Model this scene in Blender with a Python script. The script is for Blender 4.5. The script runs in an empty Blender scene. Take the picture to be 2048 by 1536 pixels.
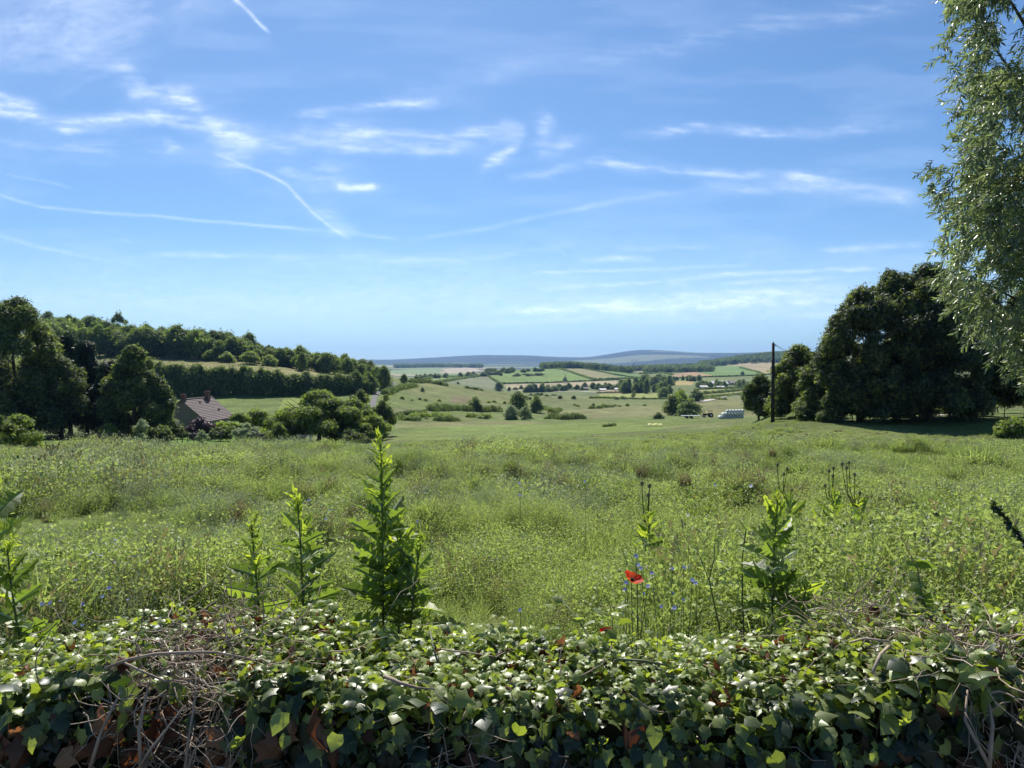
import bpy, math, random
import numpy as np
R = math.radians
rng = np.random.default_rng(7)
SC = bpy.context.scene
COL = SC.collection
# ------------------------------------------------------------------ camera, sky, sun
F = 1490.0; TH = math.atan(33 / F); SUN_EL = R(49.5); SUN_AZ = R(-10.7)
cam = bpy.data.cameras.new('camera'); cam.sensor_width = 36; cam.lens = 36 * F / 2048
cam.clip_start = 0.05; cam.clip_end = 600000
co = bpy.data.objects.new('camera', cam); COL.objects.link(co)
co.location = (0, 0, 0); co.rotation_euler = (R(90) - TH, 0, 0); SC.camera = co
W = bpy.data.worlds.new('World'); SC.world = W; W.use_nodes = True
nt = W.node_tree; bg = nt.nodes['Background']
sk = nt.nodes.new('ShaderNodeTexSky'); sk.sky_type = 'NISHITA'; sk.sun_disc = False
sk.sun_elevation = SUN_EL; sk.sun_rotation = SUN_AZ; sk.altitude = 300
sk.air_density = 1.0; sk.dust_density = 0.5; sk.ozone_density = 2.0
hs = nt.nodes.new('ShaderNodeMix'); hs.data_type = 'RGBA'; hs.blend_type = 'MULTIPLY'; hs.inputs[0].default_value = 1; hs.inputs[7].default_value = (0.60, 0.82, 1.03, 1)
nt.links.new(sk.outputs[0], hs.inputs[6]); nt.links.new(hs.outputs[2], bg.inputs[0]); bg.inputs[1].default_value = 0.082
W.cycles.sampling_method = 'MANUAL'; W.cycles.sample_map_resolution = 1024
sl = bpy.data.lights.new('sun', 'SUN'); sl.energy = 5.0; sl.angle = R(0.53); sl.color = (1.0, 0.955, 0.88)
so = bpy.data.objects.new('sun', sl); COL.objects.link(so)
so.rotation_euler = (R(90) - SUN_EL, 0, math.pi - SUN_AZ); so.location = (0, 0, 50)
SC.view_settings.view_transform = 'Standard'; SC.view_settings.look = 'None'
SC.view_settings.exposure = 0.48; SC.view_settings.gamma = 1
SC.render.engine = 'CYCLES'
cy = SC.cycles
cy.max_bounces = 6; cy.diffuse_bounces = 3; cy.glossy_bounces = 2; cy.transmission_bounces = 4
cy.volume_bounces = 0; cy.transparent_max_bounces = 12; cy.use_denoising = True
cy.use_adaptive_sampling = True; cy.adaptive_threshold = 0.02
cy.caustics_reflective = False; cy.caustics_refractive = False

# ------------------------------------------------------------------ helpers
def P(px, py, d):
    """world point seen at photo pixel (px,py) at forward distance d"""
    a = (px - 1024) / F; b = (768 - py) / F
    y = math.cos(TH) + b * math.sin(TH); z = b * math.cos(TH) - math.sin(TH)
    return np.array([a / y * d, d, z / y * d])
def norm(v):
    v = np.asarray(v, float); return v / (np.linalg.norm(v, axis=-1, keepdims=True) + 1e-9)
def mesh_np(name, V, faces, mat_idx=None, attrs=None, smooth=False, mats=()):
    """faces: list of (m,k) int arrays"""
    me = bpy.data.meshes.new(name)
    faces = [np.asarray(f, np.int32) for f in faces if len(f)]
    me.vertices.add(len(V)); me.vertices.foreach_set('co', np.asarray(V, np.float32).ravel())
    tot = np.concatenate([np.full(len(f), f.shape[1], np.int32) for f in faces])
    loops = np.concatenate([f.ravel() for f in faces])
    me.loops.add(len(loops)); me.loops.foreach_set('vertex_index', loops)
    me.polygons.add(len(tot))
    st = np.zeros(len(tot), np.int32); st[1:] = np.cumsum(tot)[:-1]
    me.polygons.foreach_set('loop_start', st)
    try: me.polygons.foreach_set('loop_total', tot)
    except Exception: pass
    if mat_idx is not None: me.polygons.foreach_set('material_index', np.asarray(mat_idx, np.int32))
    if attrs:
        for k, (typ, arr) in attrs.items():
            at = me.attributes.new(k, typ, 'POINT')
            at.data.foreach_set('value' if typ in ('FLOAT', 'INT') else ('vector' if typ == 'FLOAT_VECTOR' else 'color'),
                                np.asarray(arr, np.int32 if typ == 'INT' else np.float32).ravel())
    for m in mats: me.materials.append(m)
    me.polygons.foreach_set('use_smooth', np.full(len(tot), smooth))
    me.update(calc_edges=True); me.validate()
    return me
def link(name, me, parent=None, loc=None):
    o = bpy.data.objects.new(name, me); COL.objects.link(o)
    if parent is not None: o.parent = parent
    if loc is not None: o.location = [float(c) for c in loc]
    return o
def tag(o, label, cat=None, group=None, kind=None):
    if label: o['label'] = label
    if cat: o['category'] = cat
    if group: o['group'] = group
    if kind: o['kind'] = kind
    return o
def empty(name, loc, label, cat, group=None):
    o = link(name, None, loc=loc); o.empty_display_size = 0.3
    return tag(o, label, cat, group)
class Acc:
    """accumulates geometry with per-vertex tint and per-face material"""
    def __init__(s): s.V = []; s.Fs = {}; s.n = 0; s.t = []
    def add(s, V, faces, tint=0.5, mi=0):
        V = np.asarray(V, float).reshape(-1, 3)
        for f in faces:
            f = np.asarray(f, np.int64)
            if len(f): s.Fs.setdefault((f.shape[1], mi), []).append(f + s.n)
        s.V.append(V); s.t.append(np.broadcast_to(np.asarray(tint, float), (len(V),))); s.n += len(V)
    def mesh(s, name, mats, smooth=False, extra=None):
        V = np.concatenate(s.V); fl = []; mi = []
        for (k, m), L in s.Fs.items():
            a = np.concatenate(L); fl.append(a); mi.append(np.full(len(a), m))
        at = {'tint': ('FLOAT', np.concatenate(s.t))}
        if extra: at.update(extra)
        return mesh_np(name, V, fl, np.concatenate(mi), at, smooth, mats)
def tube(path, rad, k=5, cap=True):
    path = np.asarray(path, float); n = len(path)
    rad = np.broadcast_to(np.asarray(rad, float), (n,))
    T = norm(np.gradient(path, axis=0))
    ref = np.array([0.13, 0.31, 0.94]) if abs(T[:, 2].mean()) < 0.8 else np.array([0.9, 0.3, 0.1])
    A = norm(np.cross(T, ref)); B = np.cross(T, A)
    an = np.arange(k) / k * 2 * math.pi
    V = path[:, None] + rad[:, None, None] * (np.cos(an)[None, :, None] * A[:, None] + np.sin(an)[None, :, None] * B[:, None])
    i = np.arange(n - 1)[:, None] * k; j = np.arange(k)[None]
    j2 = (j + 1) % k
    Fq = np.stack([i + j, i + j2, i + k + j2, i + k + j], -1).reshape(-1, 4)
    fs = [Fq]
    if cap: fs.append(np.array([list(range(k))[::-1], [k * (n - 1) + q for q in range(k)]]))
    return V.reshape(-1, 3), fs
def box(x0, x1, y0, y1, z0, z1):
    V = np.array([[x, y, z] for z in (z0, z1) for y in (y0, y1) for x in (x0, x1)], float)
    return V, [np.array([[0, 2, 3, 1], [4, 5, 7, 6], [0, 1, 5, 4], [1, 3, 7, 5], [3, 2, 6, 7], [2, 0, 4, 6]])]
def scatter(tv, tf, C, D, N, L, Wd):
    """stamp a leaf template (s,t,h) at centres C, axis D, normal N"""
    tv = np.asarray(tv, float); C = np.asarray(C, float); n = len(C)
    D = norm(D); S = norm(np.cross(N, D)); N2 = np.cross(D, S)
    L = np.broadcast_to(L, (n,)); Wd = np.broadcast_to(Wd, (n,))
    V = (C[:, None] + tv[None, :, 0, None] * (L[:, None, None] * D[:, None])
         + tv[None, :, 1, None] * (Wd[:, None, None] * S[:, None]) + tv[None, :, 2, None] * (Wd[:, None, None] * N2[:, None]))
    k = len(tv); fs = []
    for f in tf:
        f = np.asarray(f); fs.append((np.arange(n)[:, None, None] * k + f[None]).reshape(-1, f.shape[1]))
    return V.reshape(-1, 3), fs
def randu(n, r=rng): return norm(r.normal(size=(n, 3)))
# value noise (2D / 3D by hashing)
def _h(i, j, s):
    v = (i * 374761393 + j * 668265263 + s * 1442695041) & 0x7fffffff
    v = ((v ^ (v >> 13)) * 1274126177) & 0x7fffffff
    return ((v ^ (v >> 16)) & 0xffff) / 65535.0
def vnoise(x, y, s=0):
    x = np.asarray(x, float); y = np.asarray(y, float)
    i = np.floor(x).astype(np.int64); j = np.floor(y).astype(np.int64)
    fx = x - i; fy = y - j; fx = fx * fx * (3 - 2 * fx); fy = fy * fy * (3 - 2 * fy)
    return (_h(i, j, s) * (1 - fx) + _h(i + 1, j, s) * fx) * (1 - fy) + (_h(i, j + 1, s) * (1 - fx) + _h(i + 1, j + 1, s) * fx) * fy
def fbm(x, y, o=4, s=0, g=0.5):
    a = 1.0; t = 0; v = 0
    for k in range(o):
        v = v + a * vnoise(x * 2 ** k + 17.3 * k, y * 2 ** k - 9.1 * k, s + k); t += a; a *= g
    return v / t
def sst(a, b, x):
    t = np.clip((x - a) / (b - a), 0, 1); return t * t * (3 - 2 * t)

# ------------------------------------------------------------------ materials
def newmat(name):
    m = bpy.data.materials.new(name); m.use_nodes = True
    t = m.node_tree; return m, t, t.nodes['Principled BSDF'], t.nodes['Material Output']
def N_(t, typ, **kw):
    n = t.nodes.new(typ)
    for k, v in kw.items(): setattr(n, k, v)
    return n
def ramp(t, stops, inp):
    r = N_(t, 'ShaderNodeValToRGB'); e = r.color_ramp.elements
    while len(e) < len(stops): e.new(0.5)
    for k, (p, c) in enumerate(stops): e[k].position = p; e[k].color = (*c, 1)
    t.links.new(inp, r.inputs[0]); return r
def leafmat(name, c0, c1, c2, trans=0.35, tcol=None, rough=0.5, spec=0.4, noise=0.0, nscale=1.0, amb=None):
    """c0..c2 ramp over the tint attribute; translucent share trans"""
    m, t, p, out = newmat(name)
    at = N_(t, 'ShaderNodeAttribute', attribute_name='tint')
    v = at.outputs['Fac']
    if noise:
        tc = N_(t, 'ShaderNodeTexCoord'); nz = N_(t, 'ShaderNodeTexNoise'); nz.inputs['Scale'].default_value = nscale
        nz.inputs['Detail'].default_value = 3
        t.links.new(tc.outputs['Object'], nz.inputs['Vector'])
        ma = N_(t, 'ShaderNodeMath', operation='MULTIPLY_ADD'); ma.inputs[1].default_value = noise
        sb = N_(t, 'ShaderNodeMath', operation='SUBTRACT'); sb.inputs[1].default_value = 0.5
        t.links.new(nz.outputs['Fac'], sb.inputs[0]); t.links.new(sb.outputs[0], ma.inputs[0]); t.links.new(v, ma.inputs[2])
        v = ma.outputs[0]
    oi = N_(t, 'ShaderNodeObjectInfo')
    mb = N_(t, 'ShaderNodeMath', operation='MULTIPLY_ADD'); mb.inputs[1].default_value = 0.22
    sb2 = N_(t, 'ShaderNodeMath', operation='SUBTRACT'); sb2.inputs[1].default_value = 0.5
    t.links.new(oi.outputs['Random'], sb2.inputs[0]); t.links.new(sb2.outputs[0], mb.inputs[0]); t.links.new(v, mb.inputs[2])
    r = ramp(t, [(0, c0), (0.5, c1), (1, c2)], mb.outputs[0])
    t.links.new(r.outputs[0], p.inputs['Base Color'])
    p.inputs['Roughness'].default_value = rough; p.inputs['Specular IOR Level'].default_value = spec
    tr = N_(t, 'ShaderNodeBsdfTranslucent')
    mx = N_(t, 'ShaderNodeMix', data_type='RGBA', blend_type='MULTIPLY'); mx.inputs[0].default_value = 1
    t.links.new(r.outputs[0], mx.inputs[6]); mx.inputs[7].default_value = (*(tcol or (1.7, 1.9, 0.7)), 1)
    t.links.new(mx.outputs[2], tr.inputs['Color'])
    ms = N_(t, 'ShaderNodeMixShader'); ms.inputs[0].default_value = trans
    t.links.new(p.outputs[0], ms.inputs[1]); t.links.new(tr.outputs[0], ms.inputs[2]); t.links.new(ms.outputs[0], out.inputs[0])
    return m
def plainmat(name, c0, c1=None, rough=0.8, scale=8.0, bump=0.0, spec=0.3, metal=0.0):
    m, t, p, out = newmat(name)
    tc = N_(t, 'ShaderNodeTexCoord'); nz = N_(t, 'ShaderNodeTexNoise'); nz.inputs['Scale'].default_value = scale
    nz.inputs['Detail'].default_value = 5
    t.links.new(tc.outputs['Object'], nz.inputs['Vector'])
    r = ramp(t, [(0.3, c0), (0.7, c1 or tuple(x * 0.75 for x in c0))], nz.outputs['Fac'])
    t.links.new(r.outputs[0], p.inputs['Base Color'])
    p.inputs['Roughness'].default_value = rough; p.inputs['Specular IOR Level'].default_value = spec
    p.inputs['Metallic'].default_value = metal
    if bump:
        b = N_(t, 'ShaderNodeBump'); b.inputs['Strength'].default_value = bump; b.inputs['Distance'].default_value = 0.02
        t.links.new(nz.outputs['Fac'], b.inputs['Height']); t.links.new(b.outputs[0], p.inputs['Normal'])
    return m
M = {}
M['bark'] = plainmat('bark', (0.10, 0.08, 0.06), (0.05, 0.042, 0.033), 0.9, 6, 0.6)
M['hill'] = leafmat('ridge_tree_leaves', (0.045, 0.070, 0.034), (0.120, 0.158, 0.068), (0.27, 0.31, 0.13), 0.40, rough=0.6, noise=0.8, nscale=0.35)
M['tree'] = leafmat('tree_leaves', (0.026, 0.042, 0.024), (0.085, 0.115, 0.050), (0.27, 0.30, 0.12), 0.40, rough=0.5, noise=0.8, nscale=0.35)
M['treeR'] = leafmat('maple_leaves', (0.020, 0.034, 0.022), (0.064, 0.088, 0.042), (0.26, 0.28, 0.10), 0.36, rough=0.48, noise=0.8, nscale=0.5)
M['tree2'] = leafmat('tree_leaves_light', (0.070, 0.100, 0.034), (0.160, 0.205, 0.066), (0.36, 0.41, 0.13), 0.48, noise=0.8, nscale=0.35)
M['conifer'] = leafmat('conifer_needles', (0.010, 0.022, 0.013), (0.022, 0.044, 0.022), (0.06, 0.09, 0.035), 0.22, noise=0.6, nscale=0.5)
M['silver'] = leafmat('grey_willow_leaves', (0.20, 0.24, 0.15), (0.30, 0.35, 0.22), (0.42, 0.47, 0.32), 0.45, (1.4, 1.5, 1.0))
M['purple'] = leafmat('purple_leaves', (0.05, 0.028, 0.035), (0.12, 0.075, 0.085), (0.26, 0.18, 0.20), 0.2, (1.4, 1.0, 1.0), rough=0.35)
M['willow'] = leafmat('willow_leaves', (0.090, 0.115, 0.070), (0.23, 0.27, 0.165), (0.44, 0.50, 0.24), 0.44, (1.4, 1.55, 0.8), rough=0.34, spec=0.9, noise=0.5, nscale=0.8)
M['ivy'] = leafmat('ivy_leaves', (0.002, 0.007, 0.005), (0.038, 0.064, 0.022), (0.31, 0.36, 0.11), 0.34, (2.3, 2.4, 0.6), rough=0.40, spec=0.55)  # dark end set near black to paint the shade of the front face
M['dead'] = leafmat('dead_leaves', (0.05, 0.022, 0.012), (0.15, 0.065, 0.032), (0.30, 0.17, 0.09), 0.3, (1.6, 1.1, 0.7), rough=0.6)
M['twig'] = plainmat('dry_twig', (0.48, 0.38, 0.28), (0.22, 0.16, 0.11), 0.75, 14, 0.4)
M['lettuce'] = leafmat('lettuce_leaf', (0.065, 0.095, 0.040), (0.125, 0.175, 0.058), (0.29, 0.34, 0.08), 0.58, (2.1, 2.15, 0.6), rough=0.42)
M['rib'] = plainmat('pale_midrib', (0.35, 0.46, 0.22), (0.28, 0.38, 0.16), 0.5, 20)
M['stem'] = plainmat('green_stem', (0.10, 0.15, 0.05), (0.14, 0.13, 0.06), 0.6, 20)
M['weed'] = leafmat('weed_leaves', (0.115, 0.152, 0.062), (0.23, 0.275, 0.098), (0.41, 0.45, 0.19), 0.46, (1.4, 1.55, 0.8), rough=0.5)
M['grass'] = leafmat('grass_blades', (0.125, 0.165, 0.064), (0.235, 0.285, 0.10), (0.41, 0.45, 0.20), 0.46, (1.4, 1.55, 0.8), rough=0.45)
M['grey'] = leafmat('grey_herbs', (0.11, 0.135, 0.085), (0.20, 0.235, 0.145), (0.36, 0.38, 0.26), 0.38, (1.2, 1.3, 0.9), rough=0.5)
M['dkweed'] = leafmat('dark_weed_leaves', (0.025, 0.042, 0.022), (0.05, 0.075, 0.032), (0.10, 0.13, 0.05), 0.3)
M['blue'] = leafmat('chicory_petals', (0.25, 0.30, 0.62), (0.38, 0.42, 0.78), (0.55, 0.58, 0.88), 0.4, (1.1, 1.1, 1.1))
M['white'] = plainmat('white_petals', (0.75, 0.75, 0.68), (0.65, 0.65, 0.6), 0.7)
M['yellow'] = plainmat('yellow_petals', (0.8, 0.6, 0.04), (0.7, 0.5, 0.03), 0.6)
M['poppy'] = leafmat('poppy_petals', (0.75, 0.04, 0.01), (0.88, 0.07, 0.02), (0.92, 0.16, 0.05), 0.6, (1.1, 1.0, 1.0), rough=0.6)
M['dry'] = leafmat('dry_seedheads', (0.16, 0.15, 0.075), (0.28, 0.26, 0.14), (0.35, 0.28, 0.15), 0.3, (1.2, 1.1, 0.8))
M['stone'] = plainmat('rough_stone', (0.22, 0.19, 0.15), (0.10, 0.09, 0.075), 0.95, 7, 0.8)
M['soil'] = plainmat('soil', (0.05, 0.04, 0.028), (0.03, 0.025, 0.018), 1.0, 6, 0.5)
M['post'] = plainmat('weathered_wood', (0.13, 0.11, 0.09), (0.08, 0.07, 0.06), 0.9, 10)
M['polewood'] = plainmat('dark_pole_wood', (0.05, 0.045, 0.04), (0.03, 0.028, 0.025), 0.85, 5)
M['wire'] = plainmat('black_wire', (0.03, 0.03, 0.03), None, 0.6)
M['render_w'] = plainmat('pale_wall_render', (0.27, 0.225, 0.19), (0.21, 0.175, 0.15), 0.9, 0.7)
M['tile'] = leafmat('clay_tile', (0.05, 0.038, 0.034), (0.145, 0.108, 0.095), (0.24, 0.18, 0.16), 0.0, rough=0.85, noise=0.3, nscale=3)
M['brick'] = plainmat('chimney_brick', (0.22, 0.11, 0.085), (0.15, 0.08, 0.06), 0.9, 5)
M['bale'] = plainmat('white_plastic_wrap', (0.66, 0.67, 0.63), (0.52, 0.55, 0.53), 0.35, 2)
M['metal'] = plainmat('galvanised_steel', (0.32, 0.33, 0.35), (0.24, 0.25, 0.27), 0.5, 2)
M['barnroof'] = plainmat('barn_roof_sheet', (0.62, 0.58, 0.56), (0.5, 0.46, 0.45), 0.6, 0.3)
M['barnwall'] = plainmat('barn_wall', (0.30, 0.26, 0.22), (0.22, 0.19, 0.16), 0.9, 0.3)
M['asphalt'] = plainmat('asphalt', (0.13, 0.125, 0.12), (0.10, 0.097, 0.093), 0.9, 2)
M['gravel'] = plainmat('pale_track', (0.45, 0.40, 0.33), (0.36, 0.32, 0.26), 0.95, 1)
M['red'] = plainmat('dark_paint', (0.09, 0.04, 0.035), (0.06, 0.03, 0.03), 0.6, 2)
M['rubber'] = plainmat('black_rubber', (0.02, 0.02, 0.02), None, 0.8)
M['yelw'] = plainmat('yellow_sheet', (0.75, 0.72, 0.2), (0.65, 0.62, 0.18), 0.6, 2)

# ------------------------------------------------------------------ terrain
DK = [1.2, 2.4, 4, 8, 11, 16, 30, 50, 70, 95, 130, 180, 230, 300, 380, 450, 600, 800, 1000, 1300, 1700, 2200, 3000, 4500, 7000, 10000, 14000]
near = [2560, 1650, 1443, 1191, 1118, 1033, 934]
TAB = {
-700: near + [905, 893, 880, 850, 800, 760, 730, 705, 690, 680, 690, 700, 710, 715, 718, 722, 725, 725, 722, 722],
0:    near + [905, 893, 880, 862, 830, 790, 735, 695, 672, 665, 680, 690, 700, 712, 718, 722, 725, 725, 722, 722],
150:  near + [905, 893, 879, 866, 838, 800, 735, 690, 668, 670, 690, 700, 712, 720, 722, 724, 726, 725, 722, 722],
320:  near + [906, 895, 882, 872, 838, 800, 732, 702, 690, 700, 715, 722, 728, 730, 730, 728, 728, 726, 722, 722],
480:  near + [908, 898, 884, 872, 835, 797, 738, 708, 700, 715, 728, 730, 732, 734, 734, 730, 730, 728, 722, 722],
620:  near + [910, 900, 886, 872, 835, 800, 752, 733, 728, 740, 745, 745, 742, 740, 738, 734, 732, 728, 721, 722],
740:  near + [910, 898, 886, 870, 838, 800, 770, 752, 752, 765, 765, 758, 752, 750, 746, 738, 734, 730, 721, 722],
800:  near + [908, 895, 882, 868, 842, 812, 782, 762, 757, 775, 778, 766, 758, 756, 752, 743, 736, 732, 720, 722],
860:  near + [907, 892, 879, 865, 845, 823, 797, 773, 762, 780, 782, 766, 754, 757, 753, 745, 735, 732, 717, 722],
1000: near + [905, 889, 876, 862, 848, 838, 818, 797, 783, 792, 798, 782, 762, 741, 752, 747, 736, 730, 712, 721],
1150: near + [903, 887, 874, 861, 848, 839, 826, 812, 799, 792, 795, 783, 764, 737, 750, 747, 738, 730, 714, 722],
1300: near + [899, 880, 868, 858, 847, 840, 827, 812, 803, 797, 787, 774, 762, 748, 741, 742, 738, 725, 700, 721],
1420: near + [896, 873, 860, 850, 843, 837, 822, 809, 803, 794, 782, 772, 758, 746, 738, 728, 735, 722, 705, 721],
1500: near + [893, 865, 846, 839, 844, 836, 822, 809, 803, 793, 782, 772, 758, 745, 734, 717, 735, 722, 705, 721],
1560: near + [890, 850, 828, 828, 835, 832, 822, 809, 803, 793, 782, 772, 758, 745, 734, 712, 735, 722, 703, 721],
1640: near + [890, 842, 825, 822, 822, 820, 815, 806, 800, 793, 782, 772, 758, 745, 732, 712, 735, 722, 705, 721],
1800: near + [892, 838, 822, 812, 810, 808, 804, 800, 796, 790, 780, 770, 758, 745, 732, 712, 735, 722, 708, 721],
2048: near + [892, 838, 822, 808, 805, 802, 800, 795, 790, 785, 780, 770, 758, 745, 732, 715, 735, 722, 712, 721],
2700: near + [892, 838, 822, 808, 805, 802, 800, 795, 790, 785, 780, 770, 758, 745, 732, 715, 735, 722, 716, 721]}
def pchip(x, Y, xq):
    x = np.asarray(x, float); Y = np.asarray(Y, float)   # Y (n, ...)
    h = np.diff(x); sh = (len(h),) + (1,) * (Y.ndim - 1); h = h.reshape(sh)
    dl = np.diff(Y, axis=0) / h; m = np.zeros_like(Y)
    a, b = dl[:-1], dl[1:]
    with np.errstate(divide='ignore', invalid='ignore'):
        hm = 2 * a * b / (a + b)
    m[1:-1] = np.where(a * b > 0, hm, 0); m[0] = dl[0]; m[-1] = dl[-1]
    k = np.clip(np.searchsorted(x, xq) - 1, 0, len(x) - 2)
    sq = (len(xq),) + (1,) * (Y.ndim - 1)
    hh = np.diff(x)[k].reshape(sq); t = ((xq - x[k]) / np.diff(x)[k]).reshape(sq)
    return ((2*t**3 - 3*t**2 + 1) * Y[k] + (t**3 - 2*t**2 + t) * hh * m[k] + (-2*t**3 + 3*t**2) * Y[k+1] + (t**3 - t**2) * hh * m[k+1])
cols = sorted(TAB); T0 = np.array([TAB[c] for c in cols], float)
gpx = np.linspace(-700, 2700, 681); gld = np.linspace(math.log(1.2), math.log(14000), 700)
G = pchip(np.array(cols), T0, gpx)                       # (681, nd)
G = pchip(np.log(DK), G.T, gld).T                        # (681, 700)
def ground_t(px, d):
    fx = np.clip((np.asarray(px, float) + 700) / 5, 0, 679.999); fy = np.clip((np.log(np.maximum(d, 1.2)) - gld[0]) / (gld[1] - gld[0]), 0, 698.999)
    i = fx.astype(int); j = fy.astype(int); fx = fx - i; fy = fy - j
    return (G[i, j]*(1-fx) + G[i+1, j]*fx)*(1-fy) + (G[i, j+1]*(1-fx) + G[i+1, j+1]*fx)*fy
def ground_z(x, y):
    x = np.asarray(x, float); y = np.asarray(y, float)
    yy = np.maximum(y, 1.2)
    z = -(ground_t(1024 + F * x / yy, yy) - 735) / F * yy
    z = np.where(y < 1.2, -1.47, z)
    am = np.clip(yy / 60, 0.03, 1) * np.where(yy > 3000, 20, np.where(yy > 600, 3, 0.5))
    z = z + (fbm(x / (yy * 0.12 + 2), y / (yy * 0.12 + 2), 3, 5) - 0.5) * 0 + (fbm(x / 9, y / 9, 3, 9) - 0.5) * np.clip((yy - 6) / 40, 0, 1) * 0.7 * np.where(yy < 400, 1, 0)
    far = yy > 5000
    z = z + np.where(far, (fbm(x / 900, y / 900, 4, 3) - 0.5) * 50, 0)
    return z
_ld = np.linspace(math.log(3), math.log(13000), 3000); _d = np.exp(_ld)
def hit(px, py, dmin=3, dmax=13000):
    """first place where the ground shows at photo pixel (px, py)"""
    u = (px - 1024) / F; m = (_d >= dmin) & (_d <= dmax); dd = _d[m]
    pp = 735 - ground_z(u * dd, dd) / dd * F
    k = np.nonzero(pp <= py)[0]
    k = k[0] if len(k) else int(np.argmin(pp))
    d = dd[k]; return np.array([u * d, d, ground_z(u * d, d)])
def inpoly(px, py, poly):
    r = np.zeros(px.shape, bool); n = len(poly)
    for i in range(n):
        x1, y1 = poly[i]; x2, y2 = poly[(i + 1) % n]
        if y1 == y2: continue
        c = ((y1 > py) != (y2 > py)) & (px < (x2 - x1) * (py - y1) / (y2 - y1) + x1)
        r ^= c
    return r
us = np.concatenate([np.linspace(-1.14, -0.72, 50)[:-1], np.linspace(-0.72, 0.72, 760), np.linspace(0.72, 1.12, 50)[1:]])
lds = np.concatenate([np.linspace(math.log(1.25), math.log(60), 170)[:-1], np.linspace(math.log(60), math.log(14000), 470)])
UU, LL = np.meshgrid(us, lds); DD = np.exp(LL); XX = UU * DD; ZZ = ground_z(XX, DD)
PX = 1024 + F * UU; PY = 735 - ZZ / DD * F
nr, nc = DD.shape
MEADOW = np.array([0.12, 0.15, 0.045]); TAN = np.array([0.19, 0.18, 0.08]); BRIGHT = np.array([0.135, 0.185, 0.042])
n1 = fbm(XX / 14, DD / 14, 4, 21)[..., None]; n2 = fbm(XX / 3, DD / 3, 3, 31)[..., None]
C = MEADOW + (TAN - MEADOW) * sst(0.5, 0.75, n1) * 0.5 + (BRIGHT - MEADOW) * sst(0.45, 0.7, 1 - n1) * 0.6
C = C * (0.75 + 0.5 * n2)
nf = fbm(XX / 60, DD / 45, 4, 41)[..., None]
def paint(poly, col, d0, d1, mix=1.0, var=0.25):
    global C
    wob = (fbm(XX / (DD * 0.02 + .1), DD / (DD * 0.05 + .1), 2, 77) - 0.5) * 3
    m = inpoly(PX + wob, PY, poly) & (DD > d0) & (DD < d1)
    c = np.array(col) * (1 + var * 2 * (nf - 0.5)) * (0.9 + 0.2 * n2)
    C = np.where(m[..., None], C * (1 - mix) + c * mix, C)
allp = [(-2000, 0), (4000, 0), (4000, 3000), (-2000, 3000)]
far_c = np.array([0.13, 0.155, 0.055])
C = np.where((DD > 500)[..., None], far_c * (0.7 + 0.6 * fbm(XX / 150, DD / 220, 3, 51)[..., None]), C)
# big distant land: patchwork, then forested blue mountains
cell = _h(np.floor(XX / 320 + fbm(XX / 500, DD / 500, 2, 4) * 2).astype(int), np.floor(DD / 420 + fbm(XX / 400, DD / 400, 2, 8) * 2).astype(int), 3)[..., None]
patch = np.where(cell < 0.35, np.array([0.05, 0.07, 0.03]), np.where(cell < 0.7, np.array([0.15, 0.2, 0.07]), np.array([0.30, 0.25, 0.15])))
C = np.where((DD > 2000)[..., None], patch, C)
fo = fbm(XX / 1400, DD / 900, 3, 61)[..., None]
C = np.where((DD > 6500)[..., None], np.where(fo > 0.68, np.array([0.16, 0.18, 0.1]), np.array([0.035, 0.05, 0.03]) * (0.8 + 0.4 * vnoise(XX / 300, DD / 300, 5)[..., None])), C)
# pastures and fields
paint([(300, 700), (480, 712), (620, 730), (760, 745), (740, 765), (600, 752), (480, 745), (320, 738)], (0.20, 0.19, 0.075), 255, 345)
paint([(440, 788), (760, 788), (760, 860), (430, 870), (420, 800)], (0.12, 0.165, 0.042), 120, 260, 1, 0.3)
paint([(572, 790), (640, 790), (560, 850), (540, 848)], (0.19, 0.24, 0.055), 120, 260)
paint([(330, 868), (520, 872), (540, 886), (340, 890)], (0.13, 0.22, 0.04), 84, 130)
paint([(800, 745), (870, 755), (1000, 778), (1200, 792), (1200, 812), (1000, 806), (860, 790), (800, 775)], (0.18, 0.18, 0.07), 250, 620, 0.4, 0.8)
paint([(900, 792), (960, 795), (960, 808), (900, 806)], (0.16, 0.11, 0.07), 250, 500, 0.6)
paint([(780, 845), (1000, 842), (1090, 845), (1000, 856), (790, 858)], (0.19, 0.175, 0.08), 130, 240, 0.5, 0.5)
paint([(1090, 822), (1330, 808), (1345, 832), (1160, 838), (1100, 836)], (0.185, 0.17, 0.08), 190, 420, 0.55, 0.5)
paint([(1390, 800), (1560, 786), (1560, 832), (1400, 836)], (0.19, 0.175, 0.08), 190, 700, 0.6, 0.3)
paint([(1080, 800), (1340, 797), (1330, 810), (1090, 822)], (0.13, 0.15, 0.055), 300, 620, 0.7)
paint([(780, 856), (1300, 842), (1420, 840), (1300, 862), (1000, 884), (790, 880)], (0.135, 0.185, 0.040), 60, 230, 0.7, 0.6)
paint([(1008, 769), (1232, 761), (1240, 768), (1100, 776), (1040, 782), (1015, 778)], (0.31, 0.26, 0.155), 700, 1650)
paint([(975, 752), (1080, 735), (1120, 735), (1195, 760), (1003, 767), (985, 760)], (0.14, 0.20, 0.05), 900, 1720)
paint([(1120, 734), (1165, 734), (1250, 757), (1195, 760)], (0.21, 0.20, 0.09), 900, 1720)
paint([(1165, 733), (1240, 740), (1320, 760), (1250, 757)], (0.13, 0.19, 0.06), 900, 1720)
paint([(845, 750), (975, 748), (1000, 768), (1003, 782), (900, 772)], (0.15, 0.165, 0.085), 620, 1700)
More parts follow.
